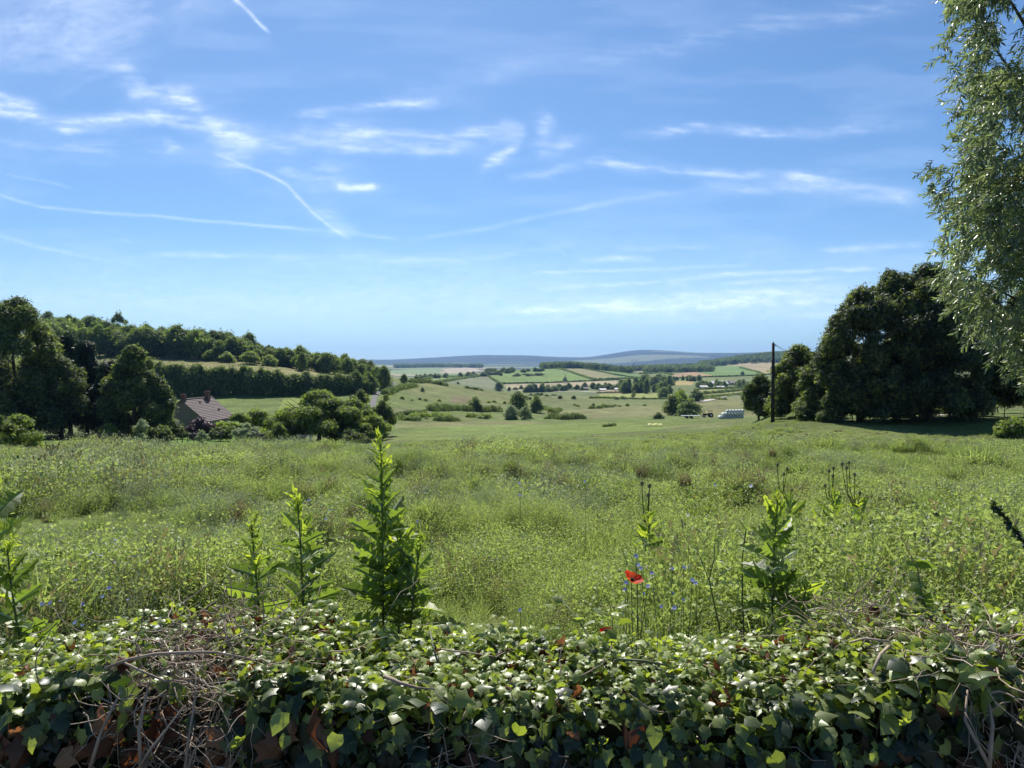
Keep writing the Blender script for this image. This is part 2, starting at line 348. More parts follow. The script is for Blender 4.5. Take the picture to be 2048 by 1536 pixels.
paint([(830, 762), (940, 748), (950, 751), (860, 766)], (0.16, 0.22, 0.06), 700, 1500)
paint([(1200, 780), (1285, 780), (1280, 787), (1195, 788)], (0.28, 0.21, 0.14), 500, 1300)
paint([(1200, 788), (1345, 786), (1345, 798), (1200, 798)], (0.22, 0.24, 0.07), 450, 1300)
paint([(1340, 750), (1400, 741), (1428, 743), (1432, 751), (1370, 757)], (0.33, 0.215, 0.12), 800, 2400)
paint([(1395, 745), (1410, 732), (1480, 732), (1525, 748), (1440, 754)], (0.13, 0.20, 0.055), 800, 2600)
paint([(1480, 731), (1700, 728), (1700, 748), (1525, 747)], (0.30, 0.24, 0.13), 800, 2600)
paint([(1345, 763), (1390, 762), (1385, 770), (1340, 770)], (0.33, 0.26, 0.10), 800, 1700)
paint([(1395, 778), (1530, 772), (1530, 781), (1400, 790)], (0.24, 0.23, 0.09), 450, 1100)
paint([(1400, 791), (1530, 782), (1530, 790), (1420, 797)], (0.15, 0.20, 0.06), 450, 1000)
paint([(1400, 768), (1530, 760), (1530, 770), (1400, 775)], (0.14, 0.17, 0.07), 800, 1400)
paint([(880, 738), (940, 735), (970, 742), (900, 747)], (0.36, 0.30, 0.2), 2500, 6000)
paint([(780, 741), (880, 736), (880, 748), (780, 752)], (0.17, 0.22, 0.09), 2500, 6000)
paint([(790, 724), (950, 724), (965, 733), (790, 735)], (0.04, 0.055, 0.03), 3000, 7000)
# woodland floor under the ridge and under the big trees
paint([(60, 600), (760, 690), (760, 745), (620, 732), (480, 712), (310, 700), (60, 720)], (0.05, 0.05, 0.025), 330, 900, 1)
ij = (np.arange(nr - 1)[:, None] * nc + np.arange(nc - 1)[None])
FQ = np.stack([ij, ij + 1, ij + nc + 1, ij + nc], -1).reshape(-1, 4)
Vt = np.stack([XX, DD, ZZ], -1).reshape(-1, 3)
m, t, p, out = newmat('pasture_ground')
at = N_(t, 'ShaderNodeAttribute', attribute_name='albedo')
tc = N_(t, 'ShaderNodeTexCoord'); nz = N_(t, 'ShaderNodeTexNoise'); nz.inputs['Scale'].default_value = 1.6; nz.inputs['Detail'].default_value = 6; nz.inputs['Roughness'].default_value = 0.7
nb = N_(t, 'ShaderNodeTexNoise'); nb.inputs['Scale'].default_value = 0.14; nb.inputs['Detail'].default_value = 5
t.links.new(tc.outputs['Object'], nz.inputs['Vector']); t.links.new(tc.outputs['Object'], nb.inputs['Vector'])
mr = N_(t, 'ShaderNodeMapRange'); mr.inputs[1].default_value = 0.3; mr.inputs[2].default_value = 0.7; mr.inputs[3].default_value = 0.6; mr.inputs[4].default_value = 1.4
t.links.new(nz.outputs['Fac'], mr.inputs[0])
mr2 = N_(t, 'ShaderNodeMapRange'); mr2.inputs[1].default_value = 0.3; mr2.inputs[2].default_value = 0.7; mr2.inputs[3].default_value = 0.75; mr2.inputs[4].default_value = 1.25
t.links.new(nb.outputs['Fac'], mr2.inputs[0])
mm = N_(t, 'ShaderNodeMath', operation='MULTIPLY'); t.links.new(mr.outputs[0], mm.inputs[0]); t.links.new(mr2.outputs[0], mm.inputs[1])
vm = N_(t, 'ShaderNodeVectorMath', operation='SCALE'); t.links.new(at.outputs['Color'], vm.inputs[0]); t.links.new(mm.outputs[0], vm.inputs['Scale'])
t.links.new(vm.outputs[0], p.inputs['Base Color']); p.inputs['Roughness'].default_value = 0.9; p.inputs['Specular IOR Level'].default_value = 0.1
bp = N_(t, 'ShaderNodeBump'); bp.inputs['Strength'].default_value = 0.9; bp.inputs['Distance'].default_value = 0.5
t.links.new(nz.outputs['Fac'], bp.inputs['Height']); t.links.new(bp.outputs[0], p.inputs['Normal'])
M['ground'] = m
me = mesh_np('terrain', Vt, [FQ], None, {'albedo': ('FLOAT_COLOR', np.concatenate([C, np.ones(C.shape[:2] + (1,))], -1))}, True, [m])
tag(link('terrain', me), 'rolling valley of meadows and fields rising to blue hills', kind='structure')
V, fs = box(-40, 40, -40, 1.3, -1.6, -1.5)
tag(link('road', mesh_np('road', V, fs, mats=[M['asphalt']])), 'asphalt lane on the near side of the ivy wall', kind='structure')

# ------------------------------------------------------------------ cirrus sheet far overhead
def seg_d(px, py, a, b):
    ax, ay = a; bx, by = b; vx, vy = bx - ax, by - ay
    h = np.clip(((px - ax) * vx + (py - ay) * vy) / (vx * vx + vy * vy), 0, 1)
    return np.hypot(px - ax - h * vx, py - ay - h * vy), h
cx = np.arange(-420, 2480, 3.2); cyy = np.concatenate([np.arange(-260, 480, 3.2), np.arange(480, 697, 2.0)])
CX, CY = np.meshgrid(cx, cyy)
wx = (fbm(CX / 130, CY / 70, 4, 101) - 0.5) * 60; wy = (fbm(CX / 120, CY / 80, 4, 111) - 0.5) * 34
wx2 = (fbm(CX / 34, CY / 24, 3, 121) - 0.5) * 24; wy2 = (fbm(CX / 34, CY / 24, 3, 131) - 0.5) * 14
STK = [  # points, width px, strength, wobble, fibre
 ([(-60, 200), (60, 225), (140, 250), (250, 240), (330, 233), (400, 250)], 16, .55, .6),
 ([(-60, 175), (40, 205), (90, 208)], 14, .5, .6),
 ([(150, 110), (230, 120), (290, 180), (360, 195), (400, 235), (470, 265), (540, 290)], 26, .45, .7),
 ([(340, 185), (380, 195)], 22, .35, .8), ([(330, 280), (358, 292), (345, 310)], 9, .4, .6),
 ([(420, 255), (520, 285), (600, 300)], 22, .38, .7),
 ([(520, 275), (640, 265), (760, 270), (900, 272), (1030, 262)], 14, .5, .7),
 ([(600, 292), (760, 296), (900, 298), (960, 290)], 13, .42, .7),
 ([(980, 262), (1028, 272), (1010, 300), (960, 335)], 17, .5, .8),
 ([(600, 233), (700, 222), (800, 210), (880, 202)], 11, .42, .5),
 ([(1075, 235), (1090, 262), (1085, 292), (1140, 288)], 20, .36, .8),
 ([(1020, 350), (1080, 345), (1140, 330), (1200, 325), (1300, 340), (1420, 345), (1560, 350), (1700, 375)], 13, .36, .6),
 ([(1400, 375), (1550, 380), (1700, 388), (1830, 400)], 17, .34, .4), ([(1560, 352), (1700, 372), (1840, 398)], 22, .22, .4),
 ([(1240, 275), (1380, 258), (1500, 262), (1640, 268), (1760, 258)], 11, .36, .6),
 ([(672, 370), (700, 376), (750, 372)], 9, .8, .3),
 ([(462, -10), (500, 28), (538, 66)], 7, .65, .15), ([(420, -60), (475, 8)], 9, .6, .2),
 ([(430, 305), (520, 345), (575, 372), (620, 415), (660, 455), (700, 480)], 7, .55, .2),
 ([(430, 300), (560, 350), (640, 350), (700, 330)], 42, .22, .9), ([(640, 400), (690, 470), (700, 490)], 30, .16, .8),
 ([(-40, 378), (80, 413), (200, 425), (300, 432), (460, 446), (640, 460)], 6, .38, .15),
 ([(640, 460), (800, 478)], 7, .2, .2), ([(0, 345), (140, 375)], 6, .16, .2),
 ([(820, 480), (950, 460), (1100, 428), (1250, 400), (1400, 378)], 10, .22, .25),
 ([(-40, 462), (90, 498), (220, 522)], 8, .2, .2), ([(290, 510), (420, 511), (620, 515)], 7, .28, .3),
 ([(680, 516), (745, 513)], 4, .25, .3), ([(240, 478), (262, 486)], 3, .22, .1),
 ([(1060, 545), (1200, 540), (1340, 538), (1500, 532)], 4, .3, .3), ([(1400, 553), (1560, 547), (1760, 536)], 6, .42, .3),
 ([(1160, 520), (1240, 514), (1300, 520)], 8, .28, .5), ([(1080, 578), (1240, 567), (1380, 558), (1440, 556)], 5, .35, .3),
 ([(1330, 565), (1370, 575)], 7, .3, .5), ([(1116, 498), (1136, 514)], 4, .25, .2), ([(1440, 570), (1680, 558)], 5, .28, .3),
 ([(940, 626), (1150, 616), (1340, 600), (1500, 588), (1700, 578)], 12, .45, .35),
 ([(1100, 620), (1300, 618), (1500, 606), (1700, 596)], 19, .42, .5), ([(840, 652), (1050, 644), (1300, 640), (1500, 634), (1700, 628)], 12, .30, .4),
 ([(1100, 598), (1300, 592), (1420, 590)], 7, .22, .4), ([(1650, 495), (1850, 488)], 9, .3, .4), ([(1230, 495), (1440, 495)], 8, .15, .4),
 ([(1150, 110), (1350, 85), (1600, 40), (1860, 5)], 26, .13, .6), ([(960, 165), (1040, 130), (1100, 110)], 26, .12, .9),
 ([(-60, 290), (120, 300), (300, 300), (420, 320)], 26, .14, .9), ([(1600, 250), (1850, 240)], 20, .10, .6),
 ([(560, 270), (800, 285), (1000, 280)], 34, .13, .8), ([(940, 520), (700, 522)], 6, .14, .3),
 ([(700, 500), (900, 525), (1150, 490)], 8, .10, .3)]
DEN = np.zeros_like(CX)
for pts, wd, st, wob in STK:
    qx = CX + wx * wob + wx2 * min(1, wob * 1.2); qy = CY + wy * wob + wy2 * min(1, wob * 1.2)
    best = np.zeros_like(CX); total = sum(math.dist(pts[k], pts[k + 1]) for k in range(len(pts) - 1)); acc = 0
    for k in range(len(pts) - 1):
        dd, h = seg_d(qx, qy, pts[k], pts[k + 1]); L = math.dist(pts[k], pts[k + 1])
        s = (acc + h * L) / total; acc += L
        tap = np.clip(np.minimum(s, 1 - s) * 7 + 0.15, 0, 1)
        best = np.maximum(best, np.exp(-(dd / (wd * (0.42 if wob < .3 else 0.68))) ** 2) * tap)
    halo = np.maximum(best, 0) ** .5 * .28
    fib = sst(.32, .72, fbm(CX / 70 + CY / 60, CY / 9 - CX / 120, 5, 200 + int(wd), .6)); clot = sst(.25, .7, fbm(CX / 90, CY / 40, 3, 230 + int(wd)))
    k_ = min(1, wob * 1.6 + .15)
    DEN = DEN + st * (best * (1 - k_ + k_ * (.15 + 1.25 * fib) * (.35 + .9 * clot)) + halo * k_ * (.4 + clot))
vis = sst(620, -60, CX) * sst(300, -60, CY + CX * 0.15)          # broad veil at upper left
DEN += vis * (0.26 + 1.25 * sst(0.40, 0.78, fbm((CX + wx * 2) / 170, (CY + wy * 2 + CX * 0.25) / 60, 5, 300, 0.55)) * 0.62)
DEN += 0.10 * sst(0.45, 0.8, fbm(CX / 220, CY / 40, 4, 320)) + 0.05 * sst(380, 690, CY) + 0.30 * sst(450, 620, CY)  # smooth low terms: pale veil added to whiten the horizon like haze
DEN = DEN * (0.55 + 0.9 * fbm(CX / 20 + CY / 30, CY / 7, 4, 400, .6))
DEN = 1 - np.exp(-np.clip(DEN, 0, None) * 0.40)
edge = sst(-420, -330, CX) * sst(2480, 2380, CX) * sst(-260, -220, CY) * sst(697, 610, CY)
DEN = np.clip(DEN * edge, 0, 0.9)
ALT = 7000.0
aa = (CX - 1024) / F; bb = (768 - CY) / F
yy = math.cos(TH) + bb * math.sin(TH); zz = bb * math.cos(TH) - math.sin(TH)
Dc = ALT / zz * yy
Vc = np.stack([aa / yy * Dc, Dc, np.full_like(Dc, ALT)], -1).reshape(-1, 3)
nr2, nc2 = CX.shape; ij = (np.arange(nr2 - 1)[:, None] * nc2 + np.arange(nc2 - 1)[None])
FQ = np.stack([ij, ij + 1, ij + nc2 + 1, ij + nc2], -1).reshape(-1, 4)
keep = DEN.ravel()[FQ].max(1) > 0.004
m, t, p, out = newmat('cirrus')
at = N_(t, 'ShaderNodeAttribute', attribute_name='cover')
tl = N_(t, 'ShaderNodeBsdfTranslucent'); tl.inputs[0].default_value = (0.93, 0.95, 0.98, 1)
tp = N_(t, 'ShaderNodeBsdfTransparent'); ms = N_(t, 'ShaderNodeMixShader')
t.links.new(at.outputs['Fac'], ms.inputs[0]); t.links.new(tp.outputs[0], ms.inputs[1]); t.links.new(tl.outputs[0], ms.inputs[2]); t.links.new(ms.outputs[0], out.inputs[0])
me = mesh_np('cirrus_clouds', Vc, [FQ[keep]], None, {'cover': ('FLOAT', DEN.ravel())}, True, [m])
tag(link('cirrus_clouds', me), 'thin white cirrus wisps and contrails across the blue sky', 'clouds', kind='stuff')

# ------------------------------------------------------------------ trees
def ordw(n):
    w = ['first', 'second', 'third', 'fourth', 'fifth', 'sixth', 'seventh', 'eighth', 'ninth', 'tenth', 'eleventh', 'twelfth']
    return w[n] if n < 12 else '%d%s' % (n + 1, 'th' if 10 < (n + 1) % 100 < 14 else {1: 'st', 2: 'nd', 3: 'rd'}.get((n + 1) % 10, 'th'))
def rank(obs, txt):
    for k, o in enumerate(sorted(obs, key=lambda o: o.location[0] / o.location[1])): o['label'] = '%s from the left %s' % (ordw(k), txt)
LEAF = np.array([[0, 0, 0], [.5, .32, .06], [1, 0, -.05], [.5, -.32, .06]])
SPRIG = np.concatenate([LEAF * [1, 1, 1] + [0, 0, 0], LEAF[:, [1, 0, 2]] * [.8, .9, 1] + [.1, .1, .1], LEAF * [-.8, .9, 1] + [.2, -.1, -.2]])
SPRIGF = [np.array([[0, 1, 2, 3], [4, 5, 6, 7], [8, 9, 10, 11]])]
def crown(acc, r, W, H, z0, n, ls, lobes=16, lr=(.16, .26), tint=(.2, .8), top=1.0, droop=0.1, mi=0, shape='round', cxy=(0, 0), core=()):
    """leaf clumps over many lobes inside an uneven crown envelope"""
    cen = []; rad = []
    for k in range(lobes):
        q = k / max(1, lobes - 1)
        zz = r.random() ** (0.8 if shape != 'column' else 1.1)
        if shape == 'round': env = math.sqrt(max(0.05, 1 - (2 * zz - 0.85) ** 2)) * 0.95
        elif shape == 'cone': env = (1 - zz) * 0.95 + 0.05
        elif shape == 'column': env = 0.8 * math.sqrt(max(0.1, 1 - max(0, zz * 1.7 - .7) ** 2))
        else: env = math.sqrt(max(0.04, 1 - zz ** 2))                       # dome (bush)
        lrad = r.uniform(*lr); a = r.random() * 2 * math.pi
        rr = max(0, env - lrad * 1.1) * math.sqrt(r.uniform(.15, 1))
        cen.append([math.cos(a) * rr * W / 2 * 1.05, math.sin(a) * rr * W / 2 * 1.05, z0 + (H - z0) * (0.06 + 0.86 * zz)]); rad.append(lrad * (1.12 - .3 * zz))
    for zz, rd in core:
        cen.append([r.normal() * W * .04, r.normal() * W * .04, z0 + (H - z0) * zz]); rad.append(rd); lobes += 1
    cen = np.array(cen); rad = np.array(rad)
    k = r.choice(lobes, n, p=rad ** 1.6 / (rad ** 1.6).sum()); dirs = norm(r.normal(size=(n, 3)) + [0, 0, .25])
    rr = rad[k] * (0.5 + 0.55 * r.random(n) ** 0.5)
    sc = np.array([W * .62, W * .62, (H - z0) * .55])
    Cp = cen[k] + dirs * rr[:, None] * sc
    Cp += r.normal(size=(n, 3)) * ls * np.where(r.random((n, 1)) < .25, 1.05, .55)
    Cp[:, 2] = np.maximum(Cp[:, 2], z0 * 0.5 + ls * r.random(n))
    Cp[:, :2] += cxy
    Nn = norm(dirs * .7 + r.normal(size=(n, 3)) * .6 + [0, 0, .5])
    Dn = norm(np.cross(Nn, randu(n, r)) + [0, 0, -droop])
    sz = ls * r.uniform(.65, 1.35, n)
    V, fs = scatter(SPRIG, SPRIGF, Cp, Dn, Nn, sz, sz)
    lt = r.uniform(-.12, .12, lobes)
    tt = np.clip(r.uniform(tint[0], tint[1], n) + lt[k], 0, 1)
    acc.add(V, fs, np.repeat(tt, len(SPRIG)), mi)
def trunk(acc, r, H, rad, limbs=6, W=6, z1=0.75, lean=0.0, mi=0, cxy=(0, 0)):
    n = 8; s = np.linspace(0, 1, n); bx = np.cumsum(r.normal(size=n)) * rad * .35
    by = np.cumsum(r.normal(size=n)) * rad * .35
    path = np.stack([bx + lean * s * H + cxy[0], by + cxy[1], s * H * z1 - 0.3], 1)
    rr = rad * (1 - .8 * s); rr[0] *= 1.5
    V, fs = tube(path, rr, 8); acc.add(V, fs, .5, mi)
    for k in range(limbs):
        q = r.uniform(.25, .9); i = q * (n - 1); b = path[int(i)] + (path[min(n - 1, int(i) + 1)] - path[int(i)]) * (i % 1)
        a = r.random() * 6.28; L = W * r.uniform(.22, .42)
        e = b + np.array([math.cos(a) * L, math.sin(a) * L, L * r.uniform(.4, 1.0)]); e[2] = min(e[2], H * .86)
        mid = (b + e) / 2 + r.normal(size=3) * L * .08 + [0, 0, -.06 * L]
        V, fs = tube([b, mid, e], [rad * .4 * (1 - q * .5), rad * .25, rad * .06], 5); acc.add(V, fs, .5, mi)
def make_tree(name, seed, W, H, z0, n, ls, mat='tree', label=None, cat='tree', group=None, loc=(0, 0, 0), lobes=18, shape='round', rad=None, limbs=6, lr=(.16, .26), tint=(0, 1), stem='trunk', leaf='crown', lean=0):
    r = np.random.default_rng(seed)
    root = empty(name, loc, label, cat, group)
    A = Acc(); crown(A, r, W, H, z0, n, ls, lobes, lr, tint, shape=shape)
    link(leaf, A.mesh(leaf, [M[mat]]), root)
    B = Acc(); trunk(B, r, H, rad or H * .022 + .02, limbs, W, .8 if shape != 'dome' else .5, lean)
    link(stem, B.mesh(stem, [M['bark']], True), root)
    return root
def low_tree(key, seed, mat, n, ls, lobes=12, shape='round', z0=.16, lr=(.18, .28)):
    """far tree, 10 m high and wide, crown and trunk in one small mesh"""
    r = np.random.default_rng(seed); A = Acc()
    crown(A, r, 10, 10, 10 * z0, n, ls, lobes, lr, (.05, .95), shape=shape, core=((.30, .62), (.42, .55)) if shape == 'dome' else ((.36, .66), (.60, .60), (.74, .40)) if n != 1500 else ())
    trunk(A, r, 10, .22, 4, 8, .7, 0, 1)
    return A.mesh(key, [M[mat], M['bark']])
FAR = {
 'round': [low_tree('far_tree_mesh', 300 + i, 'hill', 3200, .5, 20 + i, z0=.03) for i in range(4)],
 'light': [low_tree('far_tree_light_mesh', 320 + i, 'tree2', 2400, .55, 14) for i in range(2)],
 'tall': [low_tree('far_tall_mesh', 340 + i, 'hill', 3200, .5, 20, 'round', .02, (.17, .27)) for i in range(3)],
 'bush': [low_tree('far_bush_mesh', 360 + i, 'hill', 1800, .6, 12, 'dome', .02) for i in range(3)],
 'lbush': [low_tree('far_light_bush_mesh', 370 + i, 'tree2', 1800, .6, 12, 'dome', .02) for i in range(2)],
 'silver': [low_tree('far_silver_mesh', 380 + i, 'silver', 4200, .42, 26, 'round', -.02, (.17, .25)) for i in range(2)],
 'open': [low_tree('far_open_mesh', 390 + i, 'hill', 1500, .5, 16, 'round', .22, (.10, .17)) for i in range(2)]}
def put(kind, px, py, hpx, wpx, label, cat='tree', group=None, name=None, dmin=3, dmax=13000, at=None, seed=None):
    q = hit(px, py, dmin, dmax) if at is None else np.array(at, float)
    s = q[1] / F
    i = int(_h(int(px * 7), int(py * 13), 5) * 97) % len(FAR[kind])
    nm = name or {'bush': 'bush', 'lbush': 'bush'}.get(kind, 'tree')
    o = link(nm, FAR[kind][i], loc=q - [0, 0, .3 if q[1] < 500 else 1])
    o.scale = (wpx * s / 9.5, wpx * s / 9.5, hpx * s / 9.6); o.rotation_euler = (0, 0, (px * 1.7 + py) % 6.28)
    return tag(o, label, cat, group)

# ---- big trees at the left edge
def at_px(px, d): x = (px - 1024) / F * d; return np.array([x, d, float(ground_z(x, d))])
def hgt(py_top, q): return (735 - py_top) / F * q[1] - q[2]
q = at_px(30, 96); make_tree('broadleaf_tree', 11, 15.5, hgt(588, q), .3, 52000, .26, 'tree', 'tallest broadleaf tree at the left edge of the meadow', 'tree', loc=q, lobes=80, shape='column', rad=.4, lr=(.10, .19), lean=0)
q = at_px(-110, 92); make_tree('broadleaf_tree', 12, 15, hgt(600, q), .3, 16000, .3, 'tree', 'broadleaf tree cut off by the left edge of the picture', 'tree', loc=q, lobes=30, rad=.4, lr=(.12, .2))
q = at_px(120, 99); make_tree('broadleaf_tree', 13, 9, hgt(712, q), 1, 12000, .24, 'tree', 'lower leafy tree hugging the right flank of the tallest left tree', 'tree', loc=q, lobes=20, rad=.25)
q = at_px(172, 106); make_tree('conifer_tree', 14, 12, hgt(682, q), .6, 26000, .26, 'conifer', 'nearly black yew-like conifer between the two big left trees', 'tree', loc=q, lobes=40, shape='cone', rad=.3, lr=(.14, .22))
q = at_px(138, 112); make_tree('conifer_tree', 16, 11, hgt(668, q), .6, 14000, .28, 'conifer', 'dark conifer close behind the tallest left tree', 'tree', loc=q, lobes=30, shape='column', rad=.3, lr=(.14, .22))
q = at_px(218, 103); make_tree('conifer_tree', 17, 10.5, hgt(715, q), .5, 16000, .26, 'conifer', 'dark conifer with yellowish tips beside the round garden tree', 'tree', loc=q, lobes=30, shape='cone', rad=.3, lr=(.14, .22), tint=(.2, 1))
q = at_px(268, 100); make_tree('broadleaf_tree', 15, 10.5, hgt(686, q), .2, 40000, .24, 'tree', 'lumpy broadleaf tree with glossy clumps left of the house', 'tree', loc=q, lobes=76, shape='column', rad=.35, lr=(.09, .16))
q = at_px(322, 100); make_tree('broadleaf_tree', 18, 8.0, hgt(770, q), .1, 18000, .22, 'tree', 'smaller dark tree touching the house gable', 'tree', loc=q, lobes=20, rad=.2)
q = at_px(222, 92); make_tree('shrub', 19, 2.8, hgt(842, q), .2, 1600, .14, 'tree2', 'small pale shrub in the shade behind the picket fence', 'shrub', loc=q, lobes=9, shape='dome', rad=.05, stem='stems', leaf='foliage')
# shrubs at the meadow edge, left
q = at_px(35, 58); make_tree('shrub', 21, 5.6, 2.6, .1, 9000, .13, 'tree2', 'wide grey-green shrub at the far left meadow edge', 'shrub', loc=q, lobes=26, shape='dome', rad=.06, stem='stems', leaf='foliage')
q = at_px(-20, 52); make_tree('shrub', 22, 3.4, 3.3, .1, 4500, .13, 'tree', 'taller dark green shrub cut by the left picture edge', 'shrub', loc=q, lobes=16, shape='dome', rad=.06, stem='stems', leaf='foliage')
q = at_px(283, 86); make_tree('young_tree', 23, 2.3, hgt(840, q), .2, 2200, .13, 'silver', 'small grey-leaved young tree in front of the lumpy garden tree', 'tree', loc=q, lobes=14, rad=.05)
q = at_px(404, 89); make_tree('shrub', 24, 1.9, hgt(861, q), .1, 1500, .12, 'silver', 'small round grey-green shrub below the purple shrub', 'shrub', loc=q, lobes=10, shape='dome', rad=.04, stem='stems', leaf='foliage')
q = at_px(398, 100); make_tree('purple_shrub', 25, 5.0, hgt(836, q), .2, 5200, .17, 'purple', 'purple-leaved shrub in front of the house gable', 'shrub', loc=q, lobes=20, shape='dome', rad=.08, stem='stems', leaf='foliage')
for k, (px, d, top, w, mt, lb) in enumerate([
    (452, 103, 838, 3.6, 'tree2', 'dark shrub below the right end of the tiled roof'), (478, 100, 826, 3.6, 'tree2', 'bushy green shrub just right of the house'),
    (512, 104, 812, 3.8, 'tree2', 'tall loose shrub halfway between house and walnut tree'), (492, 94, 848, 2.6, 'silver', 'grey-green leafy shrub at the garden edge'),
    (556, 100, 848, 2.2, 'tree2', 'small brownish-green shrub on the bright lawn'), (540, 99, 866, 2.6, 'tree', 'low dark shrub beside the stone gatepost'),
    (345, 104, 838, 3.0, 'tree', 'dark shrub filling the gap left of the purple shrub'), (437, 98, 858, 2.2, 'tree', 'low shrub between purple shrub and garden gate'),
    (318, 92, 852, 2.6, 'tree', 'dark shrub under the lumpy garden tree'), (530, 118, 828, 4.4, 'tree', 'far dark shrub against the bright lawn')]):
    q = at_px(px, d); make_tree('shrub', 40 + k, w * 1.5, max(1.1, hgt(top, q)), .1, 5200, .17, mt, lb, 'shrub', loc=q, lobes=14, shape='dome', rad=.06, stem='stems', leaf='foliage')
# walnut group
q = at_px(636, 106); make_tree('walnut_tree', 60, 15.5, hgt(784, q), -.6, 46000, .22, 'tree2', 'broad spreading tree in the middle of the left hedge line', 'tree', loc=q, lobes=44, shape='round', rad=.3, lr=(.14, .24), limbs=9)
q = at_px(705, 108); make_tree('broadleaf_tree', 61, 9, hgt(800, q), .1, 18000, .22, 'tree2', 'leafy tree joined to the right side of the broad spreading tree', 'tree', loc=q, lobes=22, shape='dome', rad=.2)
q = at_px(722, 128); make_tree('broadleaf_tree', 62, 5.2, hgt(778, q), 2.0, 3800, .24, 'tree', 'open twisted tree rising behind the spreading tree', 'tree', loc=q, lobes=16, rad=.25, limbs=9, lr=(.12, .2))
q = at_px(768, 122); make_tree('broadleaf_tree', 63, 5.6, hgt(786, q), .8, 5200, .22, 'tree', 'narrow tree standing right of the lane', 'tree', loc=q, lobes=16, rad=.18, shape='column')
q = at_px(745, 104); make_tree('shrub', 64, 6, hgt(832, q), .1, 9000, .2, 'tree2', 'rounded shrub at the right foot of the spreading tree', 'shrub', loc=q, lobes=16, shape='dome', rad=.08, stem='stems', leaf='foliage')
q = at_px(700, 98); make_tree('shrub', 65, 5.5, hgt(862, q), .1, 3000, .18, 'tree', 'low dark shrub under the spreading tree', 'shrub', loc=q, lobes=12, shape='dome', rad=.06, stem='stems', leaf='foliage')
q = at_px(585, 104); make_tree('shrub', 66, 5, hgt(845, q), .1, 3000, .18, 'tree2', 'shrub at the left foot of the spreading tree', 'shrub', loc=q, lobes=12, shape='dome', rad=.06, stem='stems', leaf='foliage')

# ---- the dark tree belt on the right
RB = [(1598, 80, 686, 7.4, 'tree', 'round lighter tree behind the utility pole', 'column'),
      (1520, 92, 752, 6.2, 'tree', 'low bushy tree left of the utility pole', 'dome'),
      (1640, 73, 716, 6.4, 'tree', 'bushy young tree at the left end of the dark belt', 'column'),
      (1725, 69, 566, 10.5, 'treeR', 'tall tree forming the left shoulder of the dark belt', 'column'),
      (1790, 71, 534, 11.5, 'treeR', 'tallest maple-like tree of the dark belt', 'column'),
      (1860, 69, 520, 12.5, 'treeR', 'tall dark tree whose top meets the willow leaves', 'column'),
      (1950, 72, 560, 13, 'treeR', 'dark tree behind the hanging willow', 'column'),
      (2060, 70, 560, 13, 'treeR', 'dark tree at the right edge behind the willow', 'column'),
      (2180, 70, 560, 13, 'treeR', 'dark tree past the right edge of the picture', 'column')]
for k, (px, d, top, w, mt, lb, sh) in enumerate(RB):
    q = at_px(px, d); H = hgt(top, q)
    make_tree('broadleaf_tree', 80 + k, w, H, .3 if k < 6 else 1.5, 46000 if w > 7 else 24000, .2, mt, lb, 'tree', loc=q, lobes=95 if w > 7 else 34, shape=sh, rad=.28 if w > 7 else .15, lr=(.075, .15) if w > 7 else (.12, .2), limbs=12)
for k, (px, d, top, w, mt, lb) in enumerate([
    (1672, 69, 780, 3.6, 'tree', 'dark hedge shrub at the left foot of the belt'), (1560, 84, 770, 3.4, 'tree2', 'shrub just right of the utility pole'),
    (1705, 69, 770, 4, 'tree', 'dense shrub under the left shoulder tree'), (1755, 82, 775, 4, 'treeR', 'shrub in the gap under the tallest tree'),
    (1990, 88, 770, 4, 'tree', 'shrub on the bank under the dark trees'), (2035, 56, 838, 2.4, 'tree2', 'leafy shrub at the right picture edge in front of the belt'),
    (1905, 84, 812, 2.4, 'tree2', 'low sunlit shrub on the bank'), (1830, 86, 780, 4.5, 'treeR', 'shaded shrub deep inside the dark belt')]):
    q = at_px(px, d); make_tree('shrub', 100 + k, w * 1.35, max(1.0, hgt(top, q)), .1, 6000, .17, mt, lb, 'shrub', loc=q, lobes=14, shape='dome', rad=.06, stem='stems', leaf='foliage')

for k, (px, d) in enumerate([(1760, 73), (1815, 75), (1880, 73), (1945, 76), (2010, 74), (2075, 76)]):
    q = at_px(px, d); make_tree('shrub', 120 + k, 4.8, 3.0 + .5 * (k % 3), .05, 5200, .18, 'treeR', '%s from the left of the shaded understorey shrubs below the dark belt' % ordw(k), 'shrub', group='understorey shrubs of the dark belt', loc=q, lobes=16, shape='dome', rad=.06, stem='stems', leaf='foliage')
# ---- left ridge: upper wood, scrub edge, lower row
r = np.random.default_rng(5)
# upper wood rows placed on the ground by distance
for row, d in enumerate([336, 352, 370, 392, 418, 446]):
    px = 70 + row * 6; RK = []
    while px < 775:
        ed = px + r.uniform(-4, 4)
        lim = 770 - row * 14
        if ed < lim:
            dd = d * r.uniform(.985, 1.015); q = at_px(ed, dd)
            top = np.interp(ed, [60, 150, 215, 230, 300, 340, 480, 520, 580, 700, 760], [612, 634, 640, 652, 660, 658, 672, 690, 700, 716, 728])
            h = np.clip((735 - top) / F * dd - q[2], 6, 13) * r.uniform(.72, 1.12)
            hp = h / dd * F
            k = ['round', 'tall', 'tall', 'round', 'light'][int(r.integers(0, 5))]
            RK.append(put(k, ed, 0, hp, hp * r.uniform(.8, 1.25), 'tree', 'tree', 'trees of the left ridge wood', at=q))
        px += r.uniform(15, 22)
    rank(RK, 'of the trees in the %s rank of the left ridge wood' % ['front', 'second', 'third', 'fourth', 'fifth', 'rearmost'][row])
